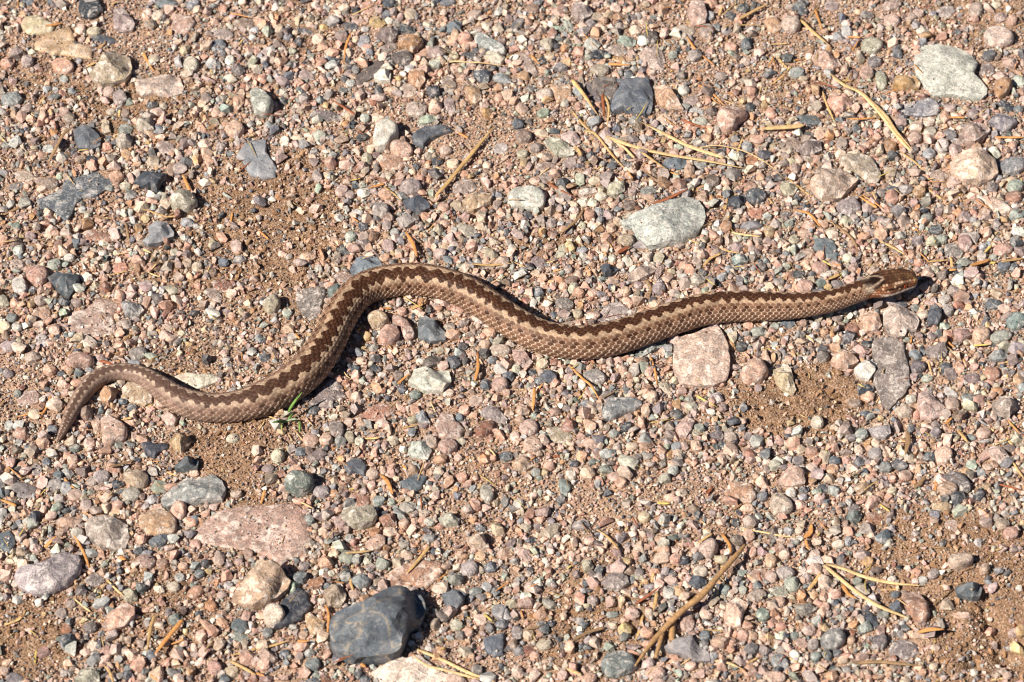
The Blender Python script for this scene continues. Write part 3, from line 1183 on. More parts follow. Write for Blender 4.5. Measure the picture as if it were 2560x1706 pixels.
P KC r 110 | 1640 460 1680 380 1800 370 1890 400 1890 460 1800 510 1720 530 | pale pink knob | pale pink knobbly stone on brown soil, lower right corner area
P DG a 130 | 1720 680 1790 640 1930 650 1970 700 1950 790 1880 810 1740 780 | grey cube stone | dark grey cube-like stone with a pale line, on brown soil, lower right
P GM r 110 | 475 1170 540 1090 650 1060 720 1110 710 1200 640 1260 570 1280 500 1230 | round grey pebble | round mauve-grey pebble at the bottom, left of the crossing straws' red stone
790 40 150 130 0 DN a
980 60 160 120 30 RB f
100 180 90 70 0 WK r
190 175 100 80 0 LG r
285 175 90 80 0 CM r
255 280 90 60 0 DN r
950 215 90 80 0 K a
740 270 110 90 70 GL a
1115 290 110 90 0 LC g
650 300 140 80 0 CW r
600 400 100 100 0 KP r
430 400 110 110 0 MK r
150 400 120 100 0 KC r
30 600 150 110 70 MP r
160 560 180 130 0 ML r
225 670 160 150 0 LN a
105 740 210 110 15 NM f
540 650 180 150 0 KM a
610 760 170 110 0 P r
915 465 120 110 10 OY r
820 640 110 80 0 ND r
940 670 130 70 0 D r
1140 620 100 60 0 WC r
1360 560 110 90 0 PO r
1420 630 120 80 0 LW r
1520 570 130 100 -40 MD r
1190 870 160 140 -40 DG a
1170 760 100 70 0 G r
1990 530 120 110 70 BP r
1690 130 150 130 30 MP f
2150 110 150 120 0 CM r
2230 200 160 130 0 PM r
350 890 190 130 -10 ML a
525 880 140 90 80 PM r
110 830 110 110 0 PK r
940 990 220 90 55 DS a
1060 950 130 90 0 DN r
890 1070 150 110 -20 GN a
1030 1190 170 140 70 DM r
1240 1270 300 190 0 MD f
770 1120 80 80 0 RO r
760 1180 110 80 70 PC r
375 1090 150 110 0 MK r
415 1220 120 120 0 MD r
440 1330 110 110 0 DN r
110 1380 200 140 50 LG r
165 1140 80 80 0 SD r
245 1140 90 80 0 DN r
635 1300 110 70 -10 DG r
690 1360 120 80 0 PC r
600 1450 110 80 0 DG r
245 1320 130 90 50 W r
60 1520 230 120 0 KP r
2270 1110 160 90 -10 MK r
1780 950 170 80 0 PC f
1520 1420 90 80 0 KC r
1890 1480 90 80 0 WC r
2200 1510 90 90 0 KM r
120 1050 120 80 0 PR r
460 1000 130 100 0 NG r
2320 1090 110 120 0 YO r
"""

# needles and straws: colour width | x y x y ...   (o orange, t tan, s straw, r red-brown, b brown, y yellow, g green)
NEEDLES = """
T 0 0
o 18 2110 120 2220 140 2350 175
o 35 1315 480 1350 560 1425 670
o 35 415 240 500 225 580 210
t 35 800 610 890 570
b 40 700 1150 600 1220 530 1340 450 1480
t 20 890 460 970 390
t 20 1010 60 1080 10
s 10 440 855 575 805
s 15 280 1040 340 1080
o 25 0 1050 80 1010
t 30 1090 1080 1100 1010
t 25 350 970 410 890
t 20 2190 420 2230 360
s 10 310 580 380 545
s 20 0 1260 50 1300
T 1 0
o 30 870 310 820 430 805 590
r 28 695 920 800 980 910 1055
b 18 765 1130 815 1220
o 28 1820 1195 1950 1270
t 50 2195 1150 2100 1270 1980 1420 1855 1568 1750 1697 1650 1797
o 14 1580 570 1780 575
s 22 1710 600 1800 565 1930 570 2100 580 2300 610
t 20 2290 540 2350 500
o 14 610 1520 800 1500
s 10 770 1095 860 1055
o 10 270 990 340 910
s 25 1640 1530 1760 1568
T 2 0
t 45 545 730 650 870 790 1060
t 35 550 1020 640 1130 720 1200
t 30 660 1200 760 1230 860 1350 950 1460 1060 1568
r 35 830 865 840 960 850 1080
t 28 850 880 885 990 870 1200
s 45 1180 1120 1400 1240 1620 1350 1940 1450
s 50 860 1250 1100 1330 1400 1400 1800 1470 2150 1550
s 30 920 1290 1030 1350 1120 1450
s 14 1700 1360 1900 1340 2150 1400 2350 1510 2500 1640
t 28 1190 1400 1300 1480 1430 1560
o 30 1600 330 1680 450 1860 600
o 28 1700 770 1820 850 1950 970
r 32 1550 1100 1680 1150 1830 1195
o 35 880 590 1100 595
t 20 1150 500 1160 640
o 30 170 500 250 590
o 35 1440 40 1590 0
o 15 1370 80 1480 60
t 30 1900 150 1930 50
t 40 2080 180 2250 90 2350 40
t 20 1930 270 2020 200
t 15 2070 230 2250 230 2340 260
b 20 470 120 540 105
t 40 600 1360 640 1430
t 25 2120 1260 2060 1440
o 30 2250 1190 2350 1180
o 18 1550 440 1680 460
T 3 0
t 40 300 180 420 290 545 400
o 30 430 85 470 200 510 310
s 22 0 410 180 400
b 28 420 400 405 500 400 590
t 28 70 515 190 640
o 20 0 630 50 520
o 20 160 570 340 540
t 22 20 780 160 680
r 22 380 745 520 780 640 810
s 52 575 680 700 770 850 830 960 920 1090 1050 1180 1190 1330 1380
s 48 680 760 850 870 950 980 1060 1110 1180 1260 1310 1390
t 25 500 830 540 950 610 1120
o 25 720 1090 860 1095 990 1080
s 75 -60 1185 40 1180 200 1170 330 1150
o 25 720 335 850 345
o 20 1060 860 1190 820
t 35 680 740 780 740
o 28 1650 1075 1810 1080
o 30 2080 1260 2350 1260
t 25 1220 1400 1330 1480 1430 1568
t 15 1240 1220 1300 1140
o 18 770 470 830 370
T 0 1
b 35 0 420 110 370 235 310
o 38 1680 30 1740 180
t 24 1310 350 1420 385 1530 420 1660 410
b 32 1160 480 1175 580 1190 670
o 25 2135 380 2120 475
b 30 1500 750 1440 840
t 20 1440 850 1370 925
t 14 1060 770 1160 755
b 18 860 420 1000 445
t 18 1010 960 1170 920
s 18 1350 930 1470 975
s 25 1310 720 1390 755
t 25 1110 1568 1230 1480
y 15 1930 1320 2010 1380
o 12 2010 910 2100 885
T 1 1
y 18 860 90 960 70
r 14 1080 70 1350 55
o 30 1030 160 1180 120
t 20 1170 145 1260 210 1340 285
o 45 1370 560 1430 660 1480 790
o 25 0 520 60 580 115 630
o 20 880 420 940 470
t 32 1980 855 2150 865 2350 850
s 15 2140 1050 2300 960
b 18 710 875 830 875
t 35 1420 1270 1570 1210
o 25 1160 1260 1245 1265
o 25 360 1490 400 1545
T 2 1
r 28 320 100 450 180 600 250
b 38 660 340 600 440 480 540 430 570
r 38 1300 305 1450 240 1620 165
r 55 970 755 1080 690
t 35 1750 890 1820 810 1920 760
t 22 1900 710 2000 740 2090 755
s 28 2010 565 2120 590 2280 605
o 22 1870 225 1970 250
b 15 1740 520 1910 420
t 18 1610 630 1720 670
b 35 1230 1000 1270 1080 1250 1180
b 18 1200 0 1330 80 1400 110
o 20 1050 0 1110 70
o 18 1420 0 1530 40
t 12 0 830 120 885
t 20 370 930 460 900
y 12 2030 885 2120 875
t 20 850 730 870 810
t 30 1980 440 2020 380
T 3 1
t 25 175 60 300 160 440 265
o 38 240 360 380 400 490 520
b 32 570 460 720 580 800 680 820 750
o 32 790 200 900 270 1000 340
o 24 860 220 960 280 1060 355
t 28 1370 110 1520 210 1700 350
t 18 1400 95 1530 70
o 14 1480 100 1630 100
o 18 1220 490 1400 560
t 25 1010 640 1140 700 1260 770
o 18 1380 740 1480 840
t 30 1480 835 1660 820
t 32 1680 790 1690 890
o 35 1590 910 1730 910
o 40 1860 870 2000 830 2040 805
y 35 2020 840 2090 845
t 35 2140 835 2350 805
y 30 1990 750 2060 680
y 25 500 825 590 880
t 40 545 1000 660 950
o 15 580 850 670 870
o 18 1900 260 2050 355
s 12 1760 270 1900 290
s 25 960 190 990 270
s 25 350 1510 420 1568
o 25 1320 1508 1295 1648
t 18 0 250 50 310
T 0 2
r 45 905 180 970 190 1040 215
o 25 470 490 430 600 370 700
o 22 150 695 270 670 410 655
b 30 0 600 40 540
y 18 1330 610 1410 570
t 28 1110 720 1210 700
o 28 590 1260 640 1320 690 1350
o 40 0 1450 80 1480 150 1510
b 30 1000 1150 1120 1120 1240 1080
t 25 1500 1190 1640 1240
b 20 180 1270 240 1240
b 14 1870 1180 2080 1110
t 18 1000 1420 1040 1370
T 1 2
o 40 2030 90 2040 230 2010 360
o 50 1135 1215 1200 1280 1255 1400
o 30 1300 390 1420 290
t 30 1000 890 1130 885
o 22 660 985 760 970
o 30 80 1360 45 1490
t 22 1340 800 1490 765
o 25 1340 1130 1380 1170
r 18 1515 1420 1520 1540
y 25 850 1360 950 1335
b 25 50 310 130 300
t 18 110 685 220 720
t 12 300 850 340 920
s 12 340 800 430 910
t 12 440 680 520 770
s 18 2140 980 2200 1050
s 20 400 1470 520 1530
T 2 2
o 35 205 420 200 520 190 635
o 25 220 480 285 380
o 28 530 220 640 340 720 410 800 530
o 28 1270 140 1310 280 1330 400
b 18 820 520 960 450
y 22 670 430 640 500 560 560
y 25 1690 495 1780 550 1880 600
r 20 330 1060 540 1040
b 25 2010 1560 2110 1490
y 40 1330 1480 1450 1490
b 10 1180 435 1310 420
r 30 1790 1400 1840 1340
T 3 2
b 55 1280 820 1290 910 1260 1040
o 28 1540 1220 1535 1370
r 25 2120 1310 2350 1370
o 25 1650 0 1720 60
y 25 1880 40 2040 25
s 20 2100 215 2230 180
t 40 1750 820 1830 920
o 30 1620 760 1690 700
t 22 1470 180 1510 320
b 15 1580 190 1570 300
o 20 1790 160 1820 220
t 28 2150 840 2220 930 2290 1020
o 22 2200 720 2320 850
b 45 1340 1350 1450 1240
b 16 760 1230 880 1180
y 22 1020 1490 1120 1560
t 25 2250 1110 2350 1260
T 0 3
o 28 650 175 720 290 780 410 820 520
o 40 520 220 410 330
t 32 240 900 170 990 0 1050
s 22 975 620 1060 710 1140 780
s 20 670 790 830 920
t 38 1420 950 1380 1080 1350 1300
o 50 1680 990 1560 1130 1420 1310
t 35 2130 1320 2350 1260
t 35 2110 1370 2230 1430 2350 1500
t 28 950 1410 1010 1480 1040 1568
y 25 335 1270 320 1410
y 30 885 830 925 740
o 22 1690 1170 1540 1230
y 15 175 230 220 155
b 18 1640 110 1600 200
o 25 1380 1500 1470 1568
o 50 1160 440 1090 420
T 1 3
t 28 0 1275 160 1230 290 1190
t 38 1595 315 1500 430 1385 570
s 28 820 380 940 370 1060 360
s 38 1480 1265 1700 1370 1950 1490 2200 1568
s 30 1430 1310 1560 1400 1750 1450 2050 1540
t 30 910 570 870 640 890 720
o 28 640 860 670 960 650 1180
o 15 700 640 810 660
o 20 2200 730 2330 640
s 25 2130 900 2240 830
y 25 2090 940 2170 1010
o 22 1660 640 1750 570
b 15 2090 120 2250 80
o 30 380 1190 490 1190
o 30 0 1480 80 1510
o 40 960 1400 1010 1430
T 2 3
o 35 1920 200 1990 300 2010 380
t 25 1690 300 1840 200
t 28 770 160 880 240 980 350
r 32 1130 850 1250 770 1360 690
t 38 1330 740 1300 910
t 25 1300 560 1280 650
t 28 1210 920 1170 1090 1130 1190
b 40 550 1190 700 1110 850 1065
s 45 500 1440 640 1500
s 28 1860 1370 2000 1400 2140 1460
s 20 2110 155 2350 200 2480 225 2630 240
t 18 1730 1075 1960 1100
s 13 2150 570 2330 720
t 22 2150 1400 2260 1340
o 20 80 910 100 980
o 14 160 690 240 660
T 3 3
s 50 530 480 700 540 900 620 1150 670 1400 680
s 50 510 490 620 590 800 740 1000 870 1200 950 1300 980
o 55 395 110 385 190 330 240
o 32 340 250 375 350
t 45 490 550 430 640 360 730
o 40 680 670 740 760 820 800
t 25 1030 720 1230 710
b 20 1710 700 1520 860
o 50 1370 1110 1500 1080 1620 1080
b 42 770 1390 1010 1390 1200 1405 1430 1420
s 30 200 1340 330 1450
s 25 2040 1550 2170 1530
b 25 1150 240 1270 340
"""

# bare soil patches: photograph px centre, radii, strength
SOIL = [(690, 560, 170, 200, 0.84), (540, 640, 230, 110, 0.59), (330, 270, 200, 70, 0.76), (480, 290, 120, 90, 0.59), (130, 190, 150, 110, 0.42),
        (120, 240, 130, 60, 0.59), (560, 480, 130, 110, 0.59), (1385, 590, 120, 60, 0.67), (1995, 1000, 160, 75, 1.0), (1955, 1050, 100, 62, 1.0),
        (1465, 1565, 150, 70, 0.67), (1470, 1430, 70, 60, 0.50),
        (2380, 1420, 210, 170, 0.80), (2480, 1600, 160, 130, 0.84), (2300, 1320, 120, 70, 0.59), (60, 1600, 140, 100, 0.84), (90, 1540, 110, 60, 0.67),
        (390, 1520, 170, 110, 0.59), (560, 1120, 110, 90, 0.76), (600, 1080, 90, 60, 0.67), (1990, 235, 90, 70, 0.50), (2420, 60, 180, 90, 0.50),
        (730, 70, 120, 90, 0.42), (420, 900, 180, 60, 0.50), (620, 1180, 70, 90, 0.59), (690, 760, 120, 90, 0.50), (2230, 640, 90, 40, 0.42),
        (250, 520, 120, 60, 0.34), (2350, 520, 100, 40, 0.34), (2160, 480, 70, 40, 0.34), (1480, 1660, 120, 60, 0.50), (700, 1050, 70, 40, 0.42)]

# ------------------------------------------------------------------ ground relief and height raster
def vnoise(x, y, scale, seed):
    r = np.random.default_rng(seed).random((128, 128))
    u = np.asarray(x) * scale + 500.3; v = np.asarray(y) * scale + 500.7
    i = np.floor(u).astype(int); j = np.floor(v).astype(int)
    fu = u - i; fv = v - j
    fu = fu * fu * (3 - 2 * fu); fv = fv * fv * (3 - 2 * fv)
    i0 = i % 128; i1 = (i + 1) % 128; j0 = j % 128; j1 = (j + 1) % 128
    return ((r[i0, j0] * (1 - fu) + r[i1, j0] * fu) * (1 - fv) + (r[i0, j1] * (1 - fu) + r[i1, j1] * fu) * fv) - 0.5

PITS = [(2490, 1565, 30, 9), (2520, 1640, 40, 10), (2460, 1530, 22, 5), (2440, 1660, 22, 6), (2112, 1000, 14, 5), (2300, 1500, 14, 3), (1908, 1040, 10, 6), (1898, 1020, 7, 5), (2085, 985, 16, 4), (1950, 1000, 22, 3), (722, 545, 6, 5), (735, 570, 6, 4), (2470, 1500, 16, 6)]
PITS = [(at(a, b), r * PX, d * 0.001) for a, b, r, d in PITS]
SOILW = [(at(a, b), rx * PX, ry * PX / math.sin(PITCH), s) for a, b, rx, ry, s in SOIL]

def soil_mask(x, y):
    x = np.asarray(x); y = np.asarray(y)
    wx = x + 0.02 * vnoise(x, y, 35, 5) + 0.012 * vnoise(x, y, 90, 6)
    wy = y + 0.02 * vnoise(x, y, 35, 7) + 0.012 * vnoise(x, y, 90, 8)
    m = np.zeros(np.shape(x))
    for c, rx, ry, s in SOILW:
        d = np.hypot((wx - c[0]) / rx, (wy - c[1]) / ry)
        m = np.maximum(m, s * np.clip((1.15 - d) / 0.35, 0, 1))
    return m

def gz(x, y):
    z = 0.0030 * vnoise(x, y, 9, 1) + 0.0022 * vnoise(x, y, 28, 2) + 0.0012 * vnoise(x, y, 80, 3)
    s = soil_mask(x, y)
    z = z + s * (0.0022 * vnoise(x, y, 150, 4) + 0.0020 * vnoise(x, y, 330, 9)) + 0.0010 * s
    for c, r, d in PITS:
        z = z - d * np.exp(-((x - c[0]) ** 2 + (y - c[1]) ** 2) / (r * r))
    return z

X0, X1, Y0, Y1 = -0.46, 0.46, -0.40, 0.44
HR = 0.0008
NXR, NYR = int((X1 - X0) / HR), int((Y1 - Y0) / HR)
gx = X0 + (np.arange(NXR) + .5) * HR
gy = Y0 + (np.arange(NYR) + .5) * HR
GX, GY = np.meshgrid(gx, gy, indexing='ij')
HMAP = gz(GX, GY)
OCC = np.zeros((NXR, NYR), bool)                         # taken by a stone

def ij(x, y):
    return (np.clip(((np.asarray(x) - X0) / HR).astype(int), 0, NXR - 1), np.clip(((np.asarray(y) - Y0) / HR).astype(int), 0, NYR - 1))

def raise_map(V):
    i, j = ij(V[:, 0], V[:, 1])
    np.maximum.at(HMAP, (i, j), V[:, 2])

def height(x, y, r=0.0):
    i, j = ij(x, y)
    k = max(0, int(r / HR))
    out = HMAP[i, j]
    for a in range(-k, k + 1):
        for b in range(-k, k + 1):
            out = np.maximum(out, HMAP[np.clip(i + a, 0, NXR - 1), np.clip(j + b, 0, NYR - 1)])
    return out

def build_ground():
    def axis(a, b, step):
        inner = np.arange(a, b + step / 2, step)
        out = []; d = step; p = b
        while p < 20:
            d *= 1.35; p += d; out.append(p)
        lo = []; d = step; p = a
        while p > -20:
            d *= 1.35; p -= d; lo.append(p)
        return np.array(lo[::-1] + list(inner) + out)
    ax, ay = axis(-0.44, 0.44, 0.0022), axis(-0.37, 0.42, 0.0022)
    A, B = np.meshgrid(ax, ay, indexing='ij')
    Z = gz(A, B)
    V = np.stack([A, B, Z], -1).reshape(-1, 3)
    n, k = len(ax), len(ay)
    idx = np.arange(n * k).reshape(n, k)
    F = np.stack([idx[:-1, :-1], idx[1:, :-1], idx[1:, 1:], idx[:-1, 1:]], -1).reshape(-1, 4)
    m, nt, N, L, P = new_mat("sandy_soil")
    tc = N.new("ShaderNodeTexCoord")
    def nz(s, d=5, r=.6):
        q = N.new("ShaderNodeTexNoise"); q.inputs["Scale"].default_value = s; q.inputs["Detail"].default_value = d
        q.inputs["Roughness"].default_value = r; L.new(tc.outputs["Object"], q.inputs["Vector"]); return q
    a = nz(22, 6); b = nz(700, 4, .7)
    sa = N.new("ShaderNodeAttribute"); sa.attribute_name = "soil"
    c1 = ramp(N, L, a.outputs[0], [(0.3, (0.16, 0.085, 0.042, 1)), (0.55, (0.25, 0.14, 0.072, 1)), (0.75, (0.33, 0.20, 0.115, 1))])
    c0 = ramp(N, L, a.outputs[0], [(0.3, (0.30, 0.185, 0.12, 1)), (0.7, (0.44, 0.29, 0.20, 1))])
    c1 = mix(N, L, 'MIX', ramp(N, L, sa.outputs["Fac"], [(0.1, 0.0), (0.7, 1.0)]), c0, c1)
    vo = N.new("ShaderNodeTexVoronoi"); vo.inputs["Scale"].default_value = 900; L.new(tc.outputs["Object"], vo.inputs["Vector"])
    sep = N.new("ShaderNodeSeparateColor"); L.new(vo.outputs["Color"], sep.inputs[0])
    gr = ramp(N, L, sep.outputs[0], [(0.0, (0.10, 0.075, 0.06, 1)), (0.25, (0.22, 0.13, 0.075, 1)), (0.6, (0.38, 0.22, 0.14, 1)), (1.0, (0.58, 0.44, 0.33, 1))])
    c = mix(N, L, 'MIX', 0.42, c1, gr)
    c = mix(N, L, 'MULTIPLY', 1.0, c, ramp(N, L, b.outputs[0], [(0.3, 0.75), (0.7, 1.2)]))
    L.new(c, P.inputs["Base Color"]); P.inputs["Roughness"].default_value = 0.9
    P.inputs["Specular IOR Level"].default_value = 0.25
    bp = N.new("ShaderNodeBump"); bp.inputs["Strength"].default_value = 0.9; bp.inputs["Distance"].default_value = 0.0012
    hs = math_node(N, L, 'MULTIPLY_ADD', b.outputs[0], 0.8, math_node(N, L, 'MULTIPLY', vo.outputs["Distance"], -0.6))
    L.new(hs, bp.inputs["Height"]); L.new(bp.outputs[0], P.inputs["Normal"])
    g = mesh_obj("ground", V, F, m, attrs=dict(soil=("FLOAT", soil_mask(A, B).ravel())))
    tag(g, "sunlit sandy brown soil under the gravel", "ground", kind="structure")
build_ground()

# ------------------------------------------------------------------ the stones
ALB = dict(P=(.58, .325, .222), K=(.68, .465, .355), M=(.37, .27, .235), L=(.40, .385, .36), G=(.16, .175, .195), D=(.070, .078, .092),
           S=(.040, .045, .057), N=(.33, .36, .285), W=(.74, .68, .57), C=(.50, .39, .27), B=(.22, .135, .085), R=(.30, .12, .075),
           O=(.50, .26, .115), Y=(.56, .38, .16))
WORD = dict(P="salmon pink", K="pale pink", M="mauve-grey", L="light grey", G="blue-grey", D="dark grey", S="near-black", N="greenish grey",
            W="cream white", C="beige", B="brown", R="red-brown", O="orange-tan", Y="ochre")

def parse_stones():
    out = []; c = r = 0
    for ln in STONES.strip().splitlines():
        if ln.startswith("T "):
            c, r = int(ln.split()[1]), int(ln.split()[2]); continue
        if ln.startswith("P "):
            f = [s.strip() for s in ln.split("|")]
            _, cc, k, T = f[0].split()
            q = np.array([float(v) for v in f[1].split()]).reshape(-1, 2)
            px, py = tile(c, r, q[:, 0], q[:, 1])
            p = np.stack([px, py], -1)
            out.append(dict(poly=p, col=cc, k=k, T=float(T) * TPX * (1.22 if k in "arg" else 1.0), ref=f[2] if len(f) > 2 else None, label=f[3] if len(f) > 3 else None))
        else:
            X, Y, W, H, ang, cc, k = ln.split()
            X, Y, W, H, ang = map(float, (X, Y, W, H, ang))
            if ang == 0: ang = random.uniform(-14, 14)
            n = random.choice((7, 8, 9)) if k in "ag" else random.choice((10, 11, 12))
            th = np.sort((np.arange(n) + rng.uniform(-.32, .32, n)) / n * 2 * math.pi)
            rr = rng.uniform(.86, 1.10, n) if k != "r" else rng.uniform(.94, 1.05, n)
            e = .8 if k == "a" else .95
            ux = np.sign(np.cos(th)) * np.abs(np.cos(th)) ** e * rr * W / 2
            uy = np.sign(np.sin(th)) * np.abs(np.sin(th)) ** e * rr * H / 2
            a = rad(ang)
            px, py = tile(c, r, X + ux * math.cos(a) - uy * math.sin(a), Y + ux * math.sin(a) + uy * math.cos(a))
            mn = min(W, H) * TPX
            T = mn * dict(r=.60, a=.66, f=.20, g=.58)[k] * random.uniform(.85, 1.2)
            out.append(dict(poly=np.stack([px, py], -1), col=cc, k=k, T=T, ref=None, label=None))
    for s in out:
        p = s["poly"]; x, y = p[:, 0], p[:, 1]
        s["area"] = abs(np.sum(x * np.roll(y, -1) - y * np.roll(x, -1))) / 2
        s["c"] = p.mean(0)
    return out

def inside(p, poly):
    x, y = p; n = len(poly); c = False; j = n - 1
    for i in range(n):
        if (poly[i][1] > y) != (poly[j][1] > y) and x < (poly[j][0] - poly[i][0]) * (y - poly[i][1]) / (poly[j][1] - poly[i][1]) + poly[i][0]:
            c = not c
        j = i
    return c

ALL = parse_stones()
ALL.sort(key=lambda s: (s["label"] is None, -s["area"]))
kept = []
for s in ALL:
    if s["label"] is None:
        if any((t["label"] or t["area"] > 2 * s["area"]) and inside(s["c"], t["poly"]) for t in kept): continue
        rad_ = math.sqrt(s["area"] / math.pi)
        if any(np.hypot(*(t["c"] - s["c"])) < 0.75 * rad_ for t in kept): continue
    kept.append(s)
N_SINGLE = 298

def stone_mesh(s, nang, radii, hi):
    """outline on the ground + domed or faceted top + a skirt that goes into the soil"""
    T = s["T"]; k = s["k"]
    z0 = float(gz(*at(*s["c"])[:2]))
    P3 = at(s["poly"][:, 0], s["poly"][:, 1], z0 + 0.4 * T)
    ctr = P3.mean(0)
    Q = P3[:, :2] - ctr[:2]
    hy = np.ptp(s["poly"][:, 1]) * PX
    Q[:, 1] *= max(0.62, (hy - 0.29 * T) / hy)
    # resample by angle (outline is star shaped about its middle)
    th = np.linspace(0, 2 * math.pi, nang, endpoint=False)
    if k not in "rvq":                                     # keep the corners of the outline
        for t_ in np.arctan2(Q[:, 1], Q[:, 0]) % (2 * math.pi):
            th[int(round(t_ / (2 * math.pi) * nang)) % nang] = t_ if round(t_ / (2 * math.pi) * nang) < nang else t_ - 2 * math.pi
    R = np.zeros(nang)
    A = Q; B = np.roll(Q, -1, 0)
    for i, t in enumerate(th):
        d = np.array((math.cos(t), math.sin(t))); n = np.array((-d[1], d[0]))
        sa, sb = A @ n, B @ n
        hit = (sa * sb <= 0) & (np.abs(sa - sb) > 1e-12)
        f = sa[hit] / (sa[hit] - sb[hit])
        pr = (A[hit] + (B[hit] - A[hit]) * f[:, None]) @ d
        pr = pr[pr > 0]
        R[i] = pr.max() if len(pr) else np.abs(Q).max() * .5
    sm = 2 if k == "r" else 1 if k == "q" else 0
    for _ in range(sm if hi else sm // 2):
        R = .25 * np.roll(R, 1) + .5 * R + .25 * np.roll(R, -1)
    seed = rng.random(3) * 50
    size = R.mean()
    pw, qw = dict(r=(2.8, 2.0), a=(9, 1.6), f=(5, 2.2), g=(4.5, 1.8), q=(3.2, 2.0), v=(4.2, 1.9))[k]
    edge = dict(r=.42, a=.5, f=.15, g=.42, q=.40, v=.50)[k]
    npl = dict(r=2, a=6, f=3, g=4, q=4, v=0)[k]
    pl = []
    for _ in range(npl):
        a = rng.uniform(0, 2 * math.pi); sl = rng.uniform(.25, 1.3) if k in "ag" else rng.uniform(.15, .5)
        pl.append((math.cos(a) * sl / size, math.sin(a) * sl / size, .62 + sl * .5 + rng.uniform(0, .25)))
    if k == "v":                                          # one block with a lit front face and a steep right end
        pl = [(0, -1.25 / size, 1.32), (1.5 / size, .2 / size, 1.95), (-.45 / size, .12 / size, 1.06), (.12 / size, .40 / size, 1.12), (.8 / size, -.6 / size, 1.42)]
    lev = [(r_, None) for r_ in radii] + [(0.98, -.16), (0.86, -.5)]
    V = [(0, 0, 0)]
    for r_, zz in lev:
        for i in range(nang):
            x, y = r_ * R[i] * math.cos(th[i]), r_ * R[i] * math.sin(th[i])
            V.append((x, y, -1 if zz is None else zz))
    V = np.array(V, float)
    rr = np.concatenate([[0]] + [np.full(nang, r_) for r_, _ in lev])
    up = np.concatenate([[True]] + [np.full(nang, zz is None) for _, zz in lev])
    h = edge + (1 - edge) * np.clip(1 - rr ** pw, 0, 1) ** (1 / qw)
    for a, b, c in pl:
        h = np.where(up, np.minimum(h, np.maximum(edge * .8, c - (a * V[:, 0] + b * V[:, 1]) * 1.0)), h)
    if hi:                                                # soften the creases between facets a little
        nr = len(radii)
        hr = h[1:1 + nr * nang].reshape(nr, nang)
        for _ in range(0 if k == 'v' else 2 if k == 'a' else 3):
            mid_ = .5 * hr + .25 * (np.roll(hr, 1, 1) + np.roll(hr, -1, 1))
            hr = np.concatenate([mid_[:1], .25 * mid_[:-2] + .5 * mid_[1:-1] + .25 * mid_[2:], hr[-1:]]) if k != "a" else mid_
        h[1:1 + nr * nang] = hr.ravel(); h[0] = hr[0].mean()
    Z = np.where(up, h * T, V[:, 2] * max(T, .004))
    V[:, 2] = Z
    # uneven surface
    amp = dict(r=.075, a=.085, f=.10, g=.11, q=.085, v=.09)[k] * min(size, 1.6 * T + .003)
    for i in range(len(V)):
        q = Vector(V[i]) / size * 1.5 + Vector(seed)
        d = mnoise.noise_vector(q) * amp + mnoise.noise_vector(q * 2.7) * amp * .5
        if hi: d += mnoise.noise_vector(q * 6.5) * amp * .30
        if not up[i]: d *= .4
        V[i] += (d.x * .7, d.y * .7, d.z)
    F = []
    for i in range(nang):
        F.append((0, 1 + i, 1 + (i + 1) % nang))
    for l in range(len(lev) - 1):
        a, b = 1 + l * nang, 1 + (l + 1) * nang
        for i in range(nang):
            j = (i + 1) % nang
            F.append((a + i, b + i, b + j, a + j))
    base = ctr.copy(); base[2] = z0
    s["world_outline"] = np.stack([R * np.cos(th), R * np.sin(th)], -1) + base[:2]
    s["base"] = base; s["R"] = R; s["size"] = size; s["th"] = th
    return V, F, base

def albedo(cc, var=.10):
    w = [.62, .38] if len(cc) > 1 else [1]
    c = sum(np.array(ALB[q]) * k for q, k in zip(cc, w))
    return np.clip(c * (1 + rng.uniform(-var, var)) * (1 + rng.uniform(-.05, .05, 3)), .01, .85)

def mark(s):
    """note the stone's footprint so that gravel stays off it"""
    b, R = s["base"], s["R"]
    m = R.max() + .002
    i0, j0 = ij(b[0] - m, b[1] - m); i1, j1 = ij(b[0] + m, b[1] + m)
    x = GX[i0:i1 + 1, j0:j1 + 1] - b[0]; y = GY[i0:i1 + 1, j0:j1 + 1] - b[1]
    t = np.arctan2(y, x) % (2 * math.pi)
    lim = np.interp(t, np.append(s['th'], s['th'][0] + 2 * math.pi), np.append(R, R[0]))
    d = np.hypot(x, y)
    ins = d < lim * .97
    OCC[i0:i1 + 1, j0:j1 + 1] |= ins
    hh = b[2] + s["T"] * np.sqrt(np.clip(1 - (d / lim) ** 3, 0, 1)) * .95
    HMAP[i0:i1 + 1, j0:j1 + 1] = np.where(ins, np.maximum(HMAP[i0:i1 + 1, j0:j1 + 1], hh), HMAP[i0:i1 + 1, j0:j1 + 1])

# landmarks that other labels refer to
LM = [(s["c"], s["ref"], math.sqrt(s["area"] / math.pi)) for s in kept if s["ref"]]
for x, y, n, r_ in ((2240, 705, "snake's head", 40), (2100, 745, "snake's neck", 35), (1760, 770, "snake's front half", 60), (1440, 850, "snake's lower middle", 60),
                    (1010, 695, "snake's upper bend", 60), (850, 830, "snake's steep section", 50), (720, 985, "snake's thick lower bend", 50),
                    (480, 990, "snake's tail base", 40), (320, 935, "snake's tail arch", 30), (165, 1080, "snake's tail tip", 25)):
    LM.append((np.array((x, y), float), n, r_))
EDGE = [((1280, 0), "photo's upper edge"), ((1280, 1706), "photo's bottom edge"), ((0, 853), "photo's left edge"), ((2560, 853), "photo's right edge")]
USED = set()

